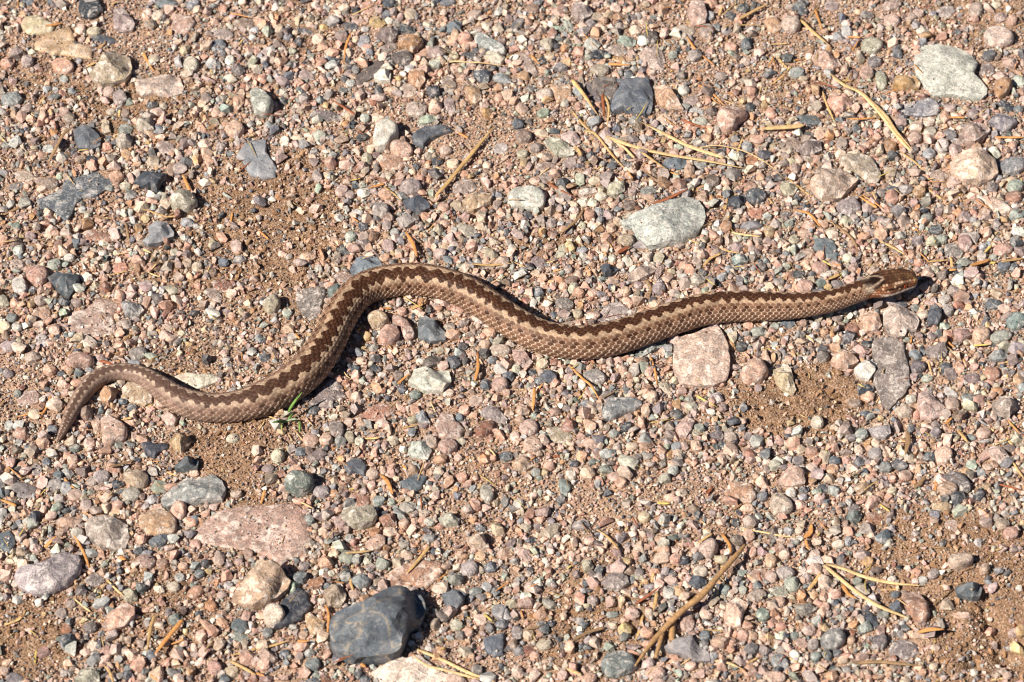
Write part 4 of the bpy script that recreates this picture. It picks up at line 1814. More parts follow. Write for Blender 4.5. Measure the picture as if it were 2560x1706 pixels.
def direction(d):
    a = math.degrees(math.atan2(d[1], d[0]))
    for lo, hi, w in ((-22, 22, "right of"), (22, 68, "below and right of"), (68, 112, "below"), (112, 158, "below and left of"),
                      (-68, -22, "above and right of"), (-112, -68, "above"), (-158, -112, "above and left of")):
        if lo <= a < hi: return w
    return "left of"

def auto_label(desc, c, r_, skip=None):
    near = sorted(((np.hypot(*(c - p)) - q - r_, p, n) for p, n, q in LM if n != skip), key=lambda t: t[0])[:6]
    cand = []
    d0, p0, n0 = near[0]
    cand.append(f"{desc} {'touching' if False else 'just' if d0 < 18 else ''} {direction(c - p0)} the {n0}")
    if d0 >= 60: cand[0] = f"{desc} some way {direction(c - p0)} the {n0}"
    for d, p, n in near[1:]:
        cand.append(f"{desc} between the {n0} and the {n}")
    for d, p, n in near[1:]:
        cand.append(f"{desc} {direction(c - p)} the {n}")
    for e, en in EDGE:
        de = abs(c[0] - e[0]) if e[0] in (0, 2560) else abs(c[1] - e[1])
        if de < 150: cand.append(f"{desc} {direction(c - p0)} the {n0}, near the {en}")
    for w in ("tilted", "plain", "weathered", "dusty"):
        for d, p, n in near[:4]:
            cand.append(f"{w} {desc} {direction(c - p)} the {n}")
    for t in cand:
        t = " ".join(t.split())
        if t not in USED and len(t.split()) <= 16:
            USED.add(t); return t
    t = " ".join(cand[0].split()); USED.add(t)
    return t

RING_HI = (.16, .32, .47, .61, .73, .83, .91, .965, 1.0)
RING_LO = (.45, .8, 1.0)
STONE_GROUP = "larger stones bedded in the gravel"
restV, restF, restC = [], [], []
off = 0
for n, s in enumerate(kept):
    single = n < N_SINGLE or s["label"]
    big = s["area"] > 4200
    V, F, base = stone_mesh(s, 60 if big else (34 if single else 12), RING_HI if single else RING_LO, single)
    mark(s)
    if not single:
        W = V + base
        restV.append(W); restC.append(np.tile(albedo(s["col"]), (len(W), 1)))
        restF += [tuple(i + off for i in f) for f in F]; off += len(W)
        continue
    k = s["k"]; cc = s["col"]
    mat = M_GRAN if k in "gq" else M_VEIN if k == "v" else M_QUARTZ if cc[0] in "WY" else M_FLAT if (cc[0] in "SDG" and k in "af") else M_ROCK
    o = mesh_obj("stone", V, F, mat, attrs=dict(col=('FLOAT_COLOR', rgba(np.tile(albedo(cc, .06), (len(V), 1))))))
    o.data.set_sharp_from_angle(angle=rad(26 if k in 'agv' else 40))
    o.location = base
    lab = s["label"]
    if not lab:
        e = np.linalg.eigvalsh(np.cov(s["poly"].T)); asp = math.sqrt(e[1] / max(e[0], 1e-6))
        dia = 2 * math.sqrt(s["area"] / math.pi)
        size = "large" if dia > 75 else "mid-sized" if dia > 50 else "small"
        shp = dict(r="rounded", q="rounded", a="angular", f="flat", g="speckled", v="angular")[k]
        if asp > 1.75: shp = "long " + shp
        lab = auto_label(f"{size} {shp} {WORD[cc[0]]} stone", s["c"], dia / 2)
    else:
        USED.add(lab)
    tag(o, lab, "stone", STONE_GROUP)

# ------------------------------------------------------------------ the snake
def tl(c, r, pts):
    return [tuple(float(v) for v in tile(c, r, a, b)) + (w / TP,) + rest for a, b, w, *rest_ in pts for rest in [tuple(rest_)]]

# tile pixel x, y, apparent width; last number: extra height of the axis in mm
SP = (tl(0, 2, [(522, 930, 18, 0), (546, 882, 46, 0), (588, 800, 80, 0), (630, 705, 108, 0), (692, 590, 130, 0), (765, 475, 146, 0),
                (862, 370, 158, 0), (990, 300, 150, 0), (1150, 280, 146, 0), (1320, 322, 166, 0), (1490, 435, 205, 0), (1640, 535, 235, 0),
                (1810, 592, 250, 0), (2000, 612, 250, 0), (2190, 592, 270, 0)])
      + tl(1, 2, [(10, 545, 295, 0), (220, 450, 310, 0), (420, 310, 325, 0), (560, 150, 322, 0)])
      + tl(1, 1, [(660, 1560, 310, 0), (735, 1400, 305, 0), (825, 1250, 300, 0), (935, 1125, 295, 0), (1060, 1055, 290, 0), (1210, 1018, 288, 0), (1380, 997, 288, 0),
                  (1550, 1005, 288, 0), (1720, 1040, 290, 0), (1880, 1095, 290, 0), (2025, 1170, 290, 0), (2175, 1268, 290, 0)])
      + tl(2, 1, [(-20, 1370, 290, 0), (150, 1468, 290, 0), (320, 1535, 290, 0), (500, 1570, 293, 0), (700, 1578, 297, 0), (900, 1545, 300, 0), (1100, 1488, 298, 0),
                  (1300, 1418, 293, 0), (1500, 1348, 288, 0), (1700, 1288, 282, 0), (1900, 1256, 275, 0), (2100, 1245, 270, 0)])
      + tl(3, 1, [(0, 1246, 258, .5), (200, 1243, 235, 1.5), (400, 1224, 214, 3), (580, 1192, 198, 4.5), (720, 1150, 186, 5.5), (830, 1108, 184, 6.5),
                  (930, 1075, 200, 7.5), (1050, 1045, 200, 8), (1200, 1015, 200, 8), (1310, 1001, 200, 7.5), (1368, 996, 200, 7)]))
SP = np.array(SP)

def catmull(P, n):
    P = np.asarray(P, float)
    Q = np.vstack([2 * P[0] - P[1], P, 2 * P[-1] - P[-2]])
    out = []
    for i in range(len(P) - 1):
        t = np.linspace(0, 1, n, endpoint=False)[:, None]
        a, b, c, d = Q[i], Q[i + 1], Q[i + 2], Q[i + 3]
        out.append(.5 * (2 * b + (c - a) * t + (2 * a - 5 * b + 4 * c - d) * t ** 2 + (3 * b - a - 3 * c + d) * t ** 3))
    out.append(P[-1:])
    return np.vstack(out)

def sstep(a, b, x):
    t = np.clip((x - a) / (b - a), 0, 1)
    return t * t * (3 - 2 * t)

def build_snake():
    C = catmull(SP, 30)
    rr = C[:, 2] * PX / 2
    zc = rr * 0.86 + 0.0014 + C[:, 3] * 0.001
    P = at(C[:, 0], C[:, 1], zc)
    for _ in range(12):                                   # gentle smoothing
        P[1:-1] = .25 * P[:-2] + .5 * P[1:-1] + .25 * P[2:]
    s = np.concatenate([[0], np.cumsum(np.linalg.norm(np.diff(P, axis=0), axis=1))])
    Ltot = s[-1]
    head = 0.0335                                          # neck end of the head to snout
    u = np.concatenate([np.arange(0, Ltot - head - .004, .00046), np.linspace(Ltot - head - .004, Ltot, 150)])
    ctr = np.stack([np.interp(u, s, P[:, i]) for i in range(3)], -1)
    r = np.interp(u, s, rr)
    T = np.gradient(ctr, axis=0)
    k = np.ones(9) / 9
    for i in range(3):
        T[:, i] = np.convolve(np.pad(T[:, i], 4, mode='edge'), k, 'valid')
    T /= np.linalg.norm(T, axis=1, keepdims=True)
    Zu = np.array((0, 0, 1.0))
    Rt = np.cross(T, Zu); Rt /= np.linalg.norm(Rt, axis=1, keepdims=True)      # towards the snake's right flank
    Up = np.cross(Rt, T)
    t = (u - (Ltot - head)) / head                         # 0 neck .. 1 snout
    hd = sstep(-.25, .02, t)
    tt = np.clip(t, 0, 1)
    aw = np.interp(tt, [0, .1, .22, .36, .5, .65, .78, .88, .95, 1.0], np.array([6.6, 7.5, 9.0, 9.7, 9.4, 8.4, 7.2, 6.3, 5.5, 4.2]) * .001)
    bh = np.interp(tt, [0, .1, .22, .36, .5, .65, .78, .88, .95, 1.0], np.array([6.4, 6.6, 6.9, 7.1, 7.0, 6.5, 5.9, 5.3, 4.7, 3.6]) * .001)
    kk = np.ones(7) / 7
    sm = lambda v: np.convolve(np.pad(v, 3, mode='edge'), kk, 'valid')
    A = r * (1 - hd) + sm(aw) * .95 * hd
    B = r * (1 - hd) + sm(bh) * .94 * hd
    nph = 152
    ph = np.linspace(-math.pi, math.pi, nph, endpoint=False)
    U, PH = np.meshgrid(np.arange(len(u)), ph, indexing='ij')
    fl_ = u / Ltot
    roll = rad(5) + rad(10) * sstep(.22, .36, fl_) * (1 - sstep(.46, .58, fl_)) - rad(13) * sstep(.54, .64, fl_)
    PC = PH - roll[:, None]                               # the back is turned a little towards the near side
    ex = 2.0 + .55 * hd[:, None]
    cs, sn = np.cos(PH), np.sin(PH)
    q = (np.abs(cs) ** ex + np.abs(sn) ** ex) ** (-1 / ex)
    lat = A[:, None] * sn * q
    ver = B[:, None] * cs * q
    ver = np.where(ver < -.80 * B[:, None], -.80 * B[:, None] + (ver + .80 * B[:, None]) * .35, ver)   # flat belly
    # ---- scales
    Ls = np.maximum(r, .0018) * 0.42
    ac = np.concatenate([[0], np.cumsum(np.diff(u) / (.5 * (Ls[1:] + Ls[:-1])))])
    qa, qb, qc = rad(9.5), rad(140), .25
    row = lambda p: np.sign(p) * np.abs(p) / qa * (1 - qc * np.abs(p) / qb)
    unrow = lambda q: np.sign(q) * qb / (2 * qc) * (1 - np.sqrt(np.clip(1 - 4 * qc * qa * np.abs(q) / qb, 0, 1)))
    a2 = np.broadcast_to(ac[:, None], U.shape); q2 = row(PC)
    best = np.zeros(U.shape); ca = np.array(a2); cq = np.array(q2); edge = np.ones(U.shape); keel = np.zeros(U.shape)
    best -= 1
    j0 = np.round(q2)
    for dj in (-1, 0, 1):
        j = j0 + dj
        sh = np.where(np.mod(j, 2) == 0, 0.0, .5)
        i0 = np.round(a2 - sh)
        for di in (-1, 0, 1):
            ic = i0 + di + sh
            da = -(a2 - ic)                                # rearward positive
            dq = q2 - j
            x = da / .78
            w = .80 * np.sqrt(np.clip(1 - x * x, 0, 1)) * np.where(da > 0, 1 - .12 * x, 1)
            ins = (np.abs(dq) < w) & (np.abs(x) < 1)
            hgt = .5 + .5 * x - .16 * (dq / .8) ** 2
            up = ins & (hgt > best)
            ed = 1 - np.maximum(np.abs(dq) / np.maximum(w, 1e-3), np.abs(x))
            best = np.where(up, hgt, best); ca = np.where(up, ic, ca); cq = np.where(up, j, cq)
            edge = np.where(up, ed, edge); keel = np.where(up, np.exp(-(dq / .13) ** 2) * sstep(-.95, -.3, -np.abs(x)), keel)
    side = np.abs(PH)
    belly = sstep(rad(128), rad(140), side)
    sc = np.clip(best, 0, 1)
    hamp = (1 - hd[:, None] * .55) * (1 - belly)
    low = sstep(rad(55), rad(100), side)
    ht = (sc * .19 + keel * .07 * (1 - low)) * Ls[:, None] * hamp
    # wide belly plates
    pl = np.mod(a2, 1.0)
    ht += belly * (pl) * .06 * Ls[:, None]
    Nrm_l = sn / np.maximum(A[:, None], 1e-4); Nrm_v = cs / np.maximum(B[:, None], 1e-4)
    nl = np.sqrt(Nrm_l ** 2 + Nrm_v ** 2)
    lat = lat + ht * Nrm_l / nl; ver = ver + ht * Nrm_v / nl
    # ---- head modelling: brow ridge, cheek, snout
    t2 = np.broadcast_to(t[:, None], U.shape)
    g = lambda x0, sx, p0, sp: np.exp(-((t2 - x0) / sx) ** 2 - ((side - rad(p0)) / rad(sp)) ** 2)
    bump = .0011 * g(.66, .13, 42, 12) - .0010 * g(.70, .055, 66, 11) + .0006 * g(.30, .16, 80, 22) - .0008 * g(.5, .35, 0, 16) + .0005 * g(.93, .06, 30, 22)
    bump -= .00055 * np.exp(-((side - rad(112)) / rad(3.0)) ** 2) * sstep(.25, .35, t2)        # mouth line
    lat = lat + bump * sn; ver = ver + bump * cs
    endr = np.where(t > .86, np.clip(1 - ((t - .86) / .14) ** 2.6 * .90, .02, 1) ** .55, 1.0)[:, None]
    lat *= endr; ver *= endr
    V = ctr[:, None, :] + Rt[:, None, :] * lat[..., None] + Up[:, None, :] * ver[..., None]
    V[..., 2] = np.maximum(V[..., 2], .0008)
    # ---- colour of the skin itself
    blend = .62
    ae = blend * ca + (1 - blend) * a2
    pe = np.abs(blend * unrow(cq) + (1 - blend) * PC)
    sgn = np.where(PC >= 0, 1.0, -1.0)
    per = 1.92
    wob = .35 * np.sin(ae * .37) + .25 * np.sin(ae * .93 + 1.0)
    phs = (ae + wob) / per + np.where(sgn > 0, 0, .5)
    fr = np.mod(phs, 1.0)
    tri = 1 - np.abs(2 * fr - 1)
    tri = tri ** .8
    ti = np.floor(phs)
    th_ = np.mod(np.sin(ti * 127.1 + sgn * 11.7) * 43758.5453, 1.0)
    th2 = np.mod(np.sin(ti * 269.5 + sgn * 5.3) * 43758.5453, 1.0)
    Eg = rad(9.5) + rad(4) * (th2 - .5) + rad(23.5) * tri * (.80 + .34 * th_)
    zz = 1 - sstep(-rad(1.6), rad(1.6), pe - Eg)
    frow = np.exp(-((pe - rad(54)) / rad(12)) ** 2) * np.clip(.42 + .62 * np.cos(2 * math.pi * phs), 0, 1)
    frow2 = np.exp(-((pe - rad(84)) / rad(9)) ** 2) * (.5 + .5 * np.cos(2 * math.pi * (phs + .5)))
    # tail end and first bend differ in tint along the body
    f = (u / Ltot)
    tail = (1 - sstep(.10, .36, f))[:, None]
    pale = np.array((.355, .235, .148)); mid = np.array((.170, .088, .050)); dark = np.array((.042, .0135, .005)); grey = np.array((.215, .142, .112))
    flank = sstep(rad(26), rad(44), pe)[..., None]
    col = pale * (1 - flank) + mid * flank
    col = col * (1 - .80 * tail[..., None]) + grey * .80 * tail[..., None]
    darkc = dark * (1 - .8 * tail[..., None]) + np.array((.105, .062, .046)) * .8 * tail[..., None]
    chev = (np.clip(.35 + .8 * np.cos(2 * math.pi * phs), 0, 1) * np.exp(-((pe - rad(22)) / rad(11)) ** 2) * tail * .75)[..., None]
    col = col * (1 - chev) + np.array((.42, .315, .225)) * chev
    col = col * (1 - zz[..., None]) + darkc * zz[..., None]
    bl = (np.clip(1.45 * frow + .7 * frow2 ** 1.3, 0, .95) * (1 - .6 * tail))[..., None] * (1 - zz[..., None])
    col = col * (1 - bl) + darkc * 1.15 * bl
    # pale rims of the flank scales, keel highlights painted on the dark band
    rim = (1 - sstep(.06, .28, edge)) * np.where((best > .38), 1, .0)
    rim = rim * (.30 + .70 * sstep(rad(45), rad(75), pe)) * (1 - .8 * zz) * (1 - belly) * (1 - .45 * tail)
    rimc = np.array((.60, .45, .34))
    col = col * (1 - rim[..., None] * .95) + rimc * rim[..., None] * .95
    gap = (best < .12)
    col = np.where(gap[..., None] & (zz[..., None] < .5), col * .5, col)
    fl = (keel * zz * np.exp(-(((a2 - ca) + .45) / .14) ** 2))[..., None]
    col = col * (1 - .32 * fl) + np.array((.42, .34, .27)) * .32 * fl
    per_scale = .74 + .52 * (np.mod(np.sin(ca * 12.9898 + cq * 78.233) * 43758.5453, 1.0))
    col = col * per_scale[..., None]
    lowb = belly[..., None]
    col = col * (1 - lowb) + np.array((.07, .062, .06)) * lowb
    # ---- head markings
    sd = np.degrees(side)
    hm = sstep(-.12, .02, t2)[..., None]
    n1 = per_scale[..., None]
    top = np.array((.085, .038, .021)); olive = np.array((.15, .08, .035)); cheek = np.array((.26, .105, .048)); pal = np.array((.40, .30, .215)); drk = np.array((.022, .010, .006))
    hc = np.zeros(V.shape) + top
    lay = lambda hc, m, c: hc * (1 - m[..., None]) + c * m[..., None]
    hc = lay(hc, sstep(28, 44, sd), cheek * n1 * .9)
    hc = lay(hc, sstep(.35, .6, t2) * (1 - sstep(20, 34, sd)) * (.25 + .35 * np.mod(np.sin(ca * 4.1 + cq * 9.7) * 91.7, 1)), olive)
    arm = 44 * np.clip((.33 - t2) / .34, 0, 1.0) ** .85
    behind = sstep(0, .03, .33 - t2)
    hc = lay(hc, behind * (1 - sstep(-10, -5, sd - arm)), drk)                              # dark wedge on the nape
    hc = lay(hc, behind * np.exp(-((sd - arm - 15) / 8) ** 2) * sstep(-.05, .05, t2), drk * 1.3)   # dark oblique bar
    hc = lay(hc, np.exp(-((sd - 60) / 9) ** 2) * sstep(.20, .34, t2) * (1 - sstep(.58, .66, t2)), drk * 1.5)      # band behind the eye
    hc = lay(hc, np.exp(-((sd - 42) / 4.5) ** 2) * sstep(.40, .5, t2) * (1 - sstep(.80, .86, t2)) * .7, pal * .8)     # brow line
    hc = lay(hc, np.exp(-((sd - 74) / 5) ** 2) * sstep(.12, .2, t2) * (1 - sstep(.52, .6, t2)) * (.35 + .65 * (np.mod(ca * 1.0, 1) < .3)), pal)
    hc = lay(hc, behind * np.exp(-((sd - arm) / 5.0) ** 2) * (1 - sstep(.30, .34, t2)) * .5, pal)     # pale V
    hc = lay(hc, (1 - sstep(.03, .12, t2)) * sstep(arm.min(), 58, sd) * (1 - sstep(84, 92, sd)), pal * .9)
    hc = lay(hc, sstep(68, 74, sd) * (1 - sstep(104, 110, sd)), np.array((.24, .085, .042)))
    lipn = .45 + .55 * sstep(.12, .3, np.abs(np.mod(t2 * 8.5, 1) - .5) * 2 * 0 + (1 - np.abs(np.mod(t2 * 8.5, 1) - .5) * 2))
    lip = sstep(83, 86, sd) * (1 - sstep(101, 105, sd)) * sstep(.16, .28, t2) * lipn
    ci = np.floor(sd / 15.0); cu = np.mod(t2 * 17 + .5 * np.mod(ci, 2), 1.0); cell = np.floor(t2 * 17 + .5 * np.mod(ci, 2))
    hsh = np.mod(np.sin(cell * 12.99 + ci * 78.23 + sgn * 3.1) * 43758.5, 1.0)
    hc = hc * (.62 + .8 * hsh ** 1.6)[..., None]
    cb = np.hypot(cu - .5, np.mod(sd / 15.0, 1.0) - .5) * 1.75
    hc = hc * (1 - .5 * sstep(.62, .95, cb))[..., None]
    hc = lay(hc, (hsh > .74) * (1 - sstep(.5, .8, cb)) * sstep(20, 40, sd) * (1 - sstep(84, 92, sd)) * .75, np.array((.44, .30, .20)))
    hc = lay(hc, behind * np.exp(-((sd - arm) / 5.0) ** 2) * (1 - sstep(.30, .34, t2)) * (.10 + .6 * hsh), pal)
    hc = lay(hc, lip, np.array((.78, .68, .56)))
    hc = lay(hc, sstep(.86, .94, t2) * sstep(38, 60, sd) * (1 - sstep(95, 105, sd)) * .7, np.array((.36, .19, .08)))
    spot = sstep(.86, .88, t2) * (1 - sstep(.97, .99, t2)) * np.exp(-((sd - 40) / 9) ** 2) * (np.mod(t2 * 22, 1) < .62)
    hc = lay(hc, spot * .9, np.array((.62, .42, .18)))
    hc = lay(hc, sstep(108, 114, sd), np.array((.10, .075, .06)))
    col = col * (1 - hm) + hc * hm
    col = np.clip(col, .004, .85)
    n, m = U.shape
    idx = np.arange(n * m).reshape(n, m)
    nx = np.roll(idx, -1, 1)
    F = np.stack([idx[:-1], nx[:-1], nx[1:], idx[1:]], -1).reshape(-1, 4)
    VV = np.vstack([V.reshape(-1, 3), ctr[-1:] + T[-1:] * .0006, ctr[:1]])
    CC = np.vstack([col.reshape(-1, 3), [[.12, .07, .04]], [[.2, .14, .07]]])
    tri = [(int(idx[-1, i]), int(idx[-1, (i + 1) % m]), n * m) for i in range(m)] + [(int(idx[0, (i + 1) % m]), int(idx[0, i]), n * m + 1) for i in range(m)]
    # one watertight mesh: quads plus end fans given as degenerate-free triangles
    me = bpy.data.meshes.new("body")
    nq = len(F); ntr = len(tri)
    me.vertices.add(len(VV)); me.vertices.foreach_set("co", VV.astype(np.float32).ravel())
    loops = np.concatenate([F.ravel(), np.array(tri).ravel()]).astype(np.int32)
    me.loops.add(len(loops)); me.loops.foreach_set("vertex_index", loops)
    me.polygons.add(nq + ntr)
    me.polygons.foreach_set("loop_start", np.concatenate([np.arange(nq) * 4, nq * 4 + np.arange(ntr) * 3]).astype(np.int32))
    me.update(calc_edges=True)
    me.polygons.foreach_set("use_smooth", np.ones(nq + ntr, bool))
    at_ = me.attributes.new("col", 'FLOAT_COLOR', 'POINT'); at_.data.foreach_set("color", rgba(CC).astype(np.float32).ravel())
    me.update(); me.materials.append(M_SNAKE)
    root = bpy.data.objects.new("snake", None); COL.objects.link(root)
    mid = ctr[len(u) // 2]
    root.location = (mid[0], mid[1], 0)
    root.empty_display_size = .02
    tag(root, "brown adder with a dark zigzag stripe stretched across the gravel", "snake")
    body = bpy.data.objects.new("body", me); COL.objects.link(body)
    body.parent = root; body.location = -root.location
    # eyes
    m_iris, nt, N, L, Pn = new_mat("eye_iris")
    Pn.inputs["Base Color"].default_value = (.25, .042, .008, 1); Pn.inputs["Roughness"].default_value = .12
    m_pup, nt, N, L, Pp = new_mat("eye_pupil")
    Pp.inputs["Base Color"].default_value = (.006, .004, .004, 1); Pp.inputs["Roughness"].default_value = .1
    ie = int(np.argmin(np.abs(t - .69)))
    for sg in (1, -1):
        p = rad(64) * sg
        jp = int(np.argmin(np.abs(ph - p)))
        pos = V[ie, jp]
        nrm = Rt[ie] * math.sin(p) + Up[ie] * math.cos(p)
        bm = bmesh.new(); bmesh.ops.create_uvsphere(bm, u_segments=20, v_segments=12, radius=.00185)
        ev = np.array([v.co[:] for v in bm.verts]); ef = [tuple(v.index for v in f.verts) for f in bm.faces]; bm.free()
        eye = mesh_obj("eye", ev, ef, m_iris, parent=root)
        eye.location = Vector(pos - nrm * .00062) - root.location
        # slit pupil: a thin upright lens on the outer side of the eye
        pv, pf = [], []
        a1 = T[ie]; b1 = np.cross(nrm, a1)
        for i in range(12):
            w = 2 * math.pi * i / 12
            d = nrm * .0 + a1 * math.cos(w) * .00042 + b1 * math.sin(w) * .00135
            d = d + nrm * math.sqrt(max(.00190 ** 2 - d @ d, 0))
            pv.append(d)
        pv.append(nrm * .00191)
        pf = [(i, (i + 1) % 12, 12) for i in range(12)]
        mesh_obj("pupil", np.array(pv), pf, m_pup, parent=eye)
    # keep gravel from poking through
    for i in range(0, len(u), 4):
        x, y = ctr[i, 0], ctr[i, 1]
        rr_ = max(A[i], .002)
        i0, j0 = ij(x - rr_, y - rr_); i1, j1 = ij(x + rr_, y + rr_)
        d = np.hypot(GX[i0:i1 + 1, j0:j1 + 1] - x, GY[i0:i1 + 1, j0:j1 + 1] - y)
        bot = ctr[i, 2] - B[i] * .8
        SNAKE_LIM[i0:i1 + 1, j0:j1 + 1] = np.where(d < rr_ * .8, np.minimum(SNAKE_LIM[i0:i1 + 1, j0:j1 + 1], bot + .0015), SNAKE_LIM[i0:i1 + 1, j0:j1 + 1])

SNAKE_LIM = np.full((NXR, NYR), 9.0)
build_snake()

# ------------------------------------------------------------------ gravel that nobody could count
def hulls(npts, count, flat, seed):
    g = np.random.default_rng(seed); out = []
    for _ in range(count):
        p = g.normal(size=(npts, 3)); p /= np.linalg.norm(p, axis=1, keepdims=True)
        p *= g.uniform(.82, 1.08, (npts, 1))
        p *= np.array((1, g.uniform(.65, 1), g.uniform(*flat)))
        bm = bmesh.new()
        for v in p: bm.verts.new(v)
        r_ = bmesh.ops.convex_hull(bm, input=bm.verts)
        bmesh.ops.delete(bm, geom=[e for e in bm.verts if not e.link_faces], context='VERTS')
        bmesh.ops.triangulate(bm, faces=bm.faces)
        bm.verts.index_update()
        out.append((np.array([v.co[:] for v in bm.verts]), np.array([[v.index for v in f.verts] for f in bm.faces])))
        bm.free()
    return out

PAL = [("P", 27), ("K", 21), ("M", 18), ("L", 10), ("G", 8), ("D", 6), ("S", 3), ("N", 4), ("W", 6), ("C", 10), ("B", 3), ("R", 3), ("O", 5), ("Y", 1)]
PK_ = [p for p, _ in PAL]; PW = np.array([w for _, w in PAL]); PW = PW / PW.sum()
PC_ = np.array([ALB[p] for p in PK_])

def rand_cols(n, sandw=0.0):
    i = rng.choice(len(PK_), n, p=PW); j = rng.choice(len(PK_), n, p=PW)
    w = rng.uniform(0, .35, (n, 1))
    c = PC_[i] * (1 - w) + PC_[j] * w
    c = c * rng.uniform(.78, 1.18, (n, 1)) * rng.uniform(.94, 1.06, (n, 3))
    if sandw: c = c * (1 - sandw) + np.array((.33, .20, .125)) * sandw
    return np.clip(c, .02, .8)

def rot_mats(n, tilt):
    a = rng.uniform(0, 2 * math.pi, n); tx = rng.normal(0, tilt, n); ty = rng.normal(0, tilt, n)
    ca, sa = np.cos(a), np.sin(a)
    Rz = np.zeros((n, 3, 3)); Rz[:, 0, 0] = ca; Rz[:, 0, 1] = -sa; Rz[:, 1, 0] = sa; Rz[:, 1, 1] = ca; Rz[:, 2, 2] = 1
    cx, sx = np.cos(tx), np.sin(tx)
    Rx = np.zeros((n, 3, 3)); Rx[:, 0, 0] = 1; Rx[:, 1, 1] = cx; Rx[:, 1, 2] = -sx; Rx[:, 2, 1] = sx; Rx[:, 2, 2] = cx
    cy, sy = np.cos(ty), np.sin(ty)
    Ry = np.zeros((n, 3, 3)); Ry[:, 1, 1] = 1; Ry[:, 0, 0] = cy; Ry[:, 0, 2] = sy; Ry[:, 2, 0] = -sy; Ry[:, 2, 2] = cy
    return Rx @ Ry @ Rz

class Pile:
    def __init__(self): self.V, self.F, self.C, self.n = [], [], [], 0
    def add(self, protos, pos, size, cols, tilt):
        k = rng.integers(0, len(protos), len(pos)); Rm = rot_mats(len(pos), tilt)
        for q, (pv, pf) in enumerate(protos):
            m = np.where(k == q)[0]
            if not len(m): continue
            V = np.einsum('nij,vj->nvi', Rm[m], pv) * size[m][:, None, None] + pos[m][:, None, :]
            F = pf[None] + (np.arange(len(m)) * len(pv))[:, None, None] + self.n
            self.V.append(V.reshape(-1, 3)); self.F.append(F.reshape(-1, 3)); self.C.append(np.repeat(cols[m], len(pv), 0))
            self.n += len(m) * len(pv)
    def build(self, name, mat, smooth=False):
        V, F, C = np.vstack(self.V), np.vstack(self.F), np.vstack(self.C)
        return mesh_obj(name, V, F, mat, smooth=smooth, attrs=dict(col=('FLOAT_COLOR', rgba(C))))

FRAME = at(np.array([-60, 2620, 2620, -60]), np.array([-60, -60, 1766, 1766]))
OCC2 = OCC.copy()
def scatter(n, dmin, dmax, keep_soil, power=1.6, frac=.72):
    x = rng.uniform(X0 + .005, X1 - .005, n); y = rng.uniform(Y0 + .005, Y1 - .005, n)
    d = dmin + (dmax - dmin) * rng.random(n) ** power
    o = np.argsort(-d); x, y, d = x[o], y[o], d[o]
    sm = soil_mask(x, y)
    ok = rng.random(n) > sm * (1 - keep_soil * (1 - .75 * sm))
    if dmax > .0045: ok &= rng.random(n) < .74 + 1.3 * vnoise(x, y, 13, 31) + .8 * vnoise(x, y, 31, 32)
    i, j = ij(x, y)
    ok &= ~OCC2[i, j] & (SNAKE_LIM[i, j] > HMAP[i, j] + d * .55)
    x, y, d = x[ok], y[ok], d[ok]
    keep = []
    for q in range(len(x)):
        R = d[q] * .5; R_ = R * frac
        i, j = int((x[q] - X0) / HR), int((y[q] - Y0) / HR)
        k = max(1, int(R_ / HR))
        i0, i1, j0, j1 = max(0, i - k), min(NXR, i + k + 1), max(0, j - k), min(NYR, j + k + 1)
        sub = OCC2[i0:i1, j0:j1]
        if sub[::max(1, k // 2), ::max(1, k // 2)].mean() > .22: continue
        kk = np.arange(-k, k + 1)
        disc = (kk[:, None] ** 2 + kk[None] ** 2) <= k * k
        sub |= disc[i0 - (i - k):disc.shape[0] - (i + k + 1 - i1), j0 - (j - k):disc.shape[1] - (j + k + 1 - j1)]
        keep.append(q)
    return x[keep], y[keep], d[keep]

H_BIG = hulls(15, 12, (.5, .85), 1) + hulls(24, 5, (.55, .85), 5); H_MID = hulls(13, 14, (.55, .9), 2); H_SML = hulls(11, 12, (.6, .95), 3); H_GRN = hulls(7, 10, (.6, 1), 4)
gravel = Pile()
for n, dmin, dmax, ks, protos, lift, tilt in ((9500, .0064, .0108, .03, H_BIG, .22, .36), (30000, .0044, .0068, .06, H_BIG, .23, .45),
                                             (70000, .0027, .0046, .15, H_MID, .28, .55), (120000, .0016, .0028, .40, H_SML, .32, .6)):
    x, y, d = scatter(n, dmin, dmax, ks)
    z = gz(x, y) + d * lift * rng.uniform(.7, 1.35, len(x))
    pos = np.stack([x, y, z], -1)
    gravel.add(protos, pos, d * .57, rand_cols(len(x)), tilt)
    i, j = ij(x, y)
    k = max(1, int(d.mean() * .3 / HR))
    for a in range(-k, k + 1):
        for b in range(-k, k + 1):
            if a * a + b * b <= k * k:
                np.maximum.at(HMAP, (np.clip(i + a, 0, NXR - 1), np.clip(j + b, 0, NYR - 1)), z + d * .38)
if restV:
    RV = np.vstack(restV); RF = []
    for f in restF:
        RF.append(f[:3])
        if len(f) == 4: RF.append((f[0], f[2], f[3]))
    gravel.V.append(RV); gravel.F.append(np.array(RF) + gravel.n); gravel.C.append(np.vstack(restC)); gravel.n += len(RV)
g = gravel.build("pebbles", M_GRAV)
tag(g, "countless small pink, grey and cream pebbles covering the ground", "gravel", kind="stuff")

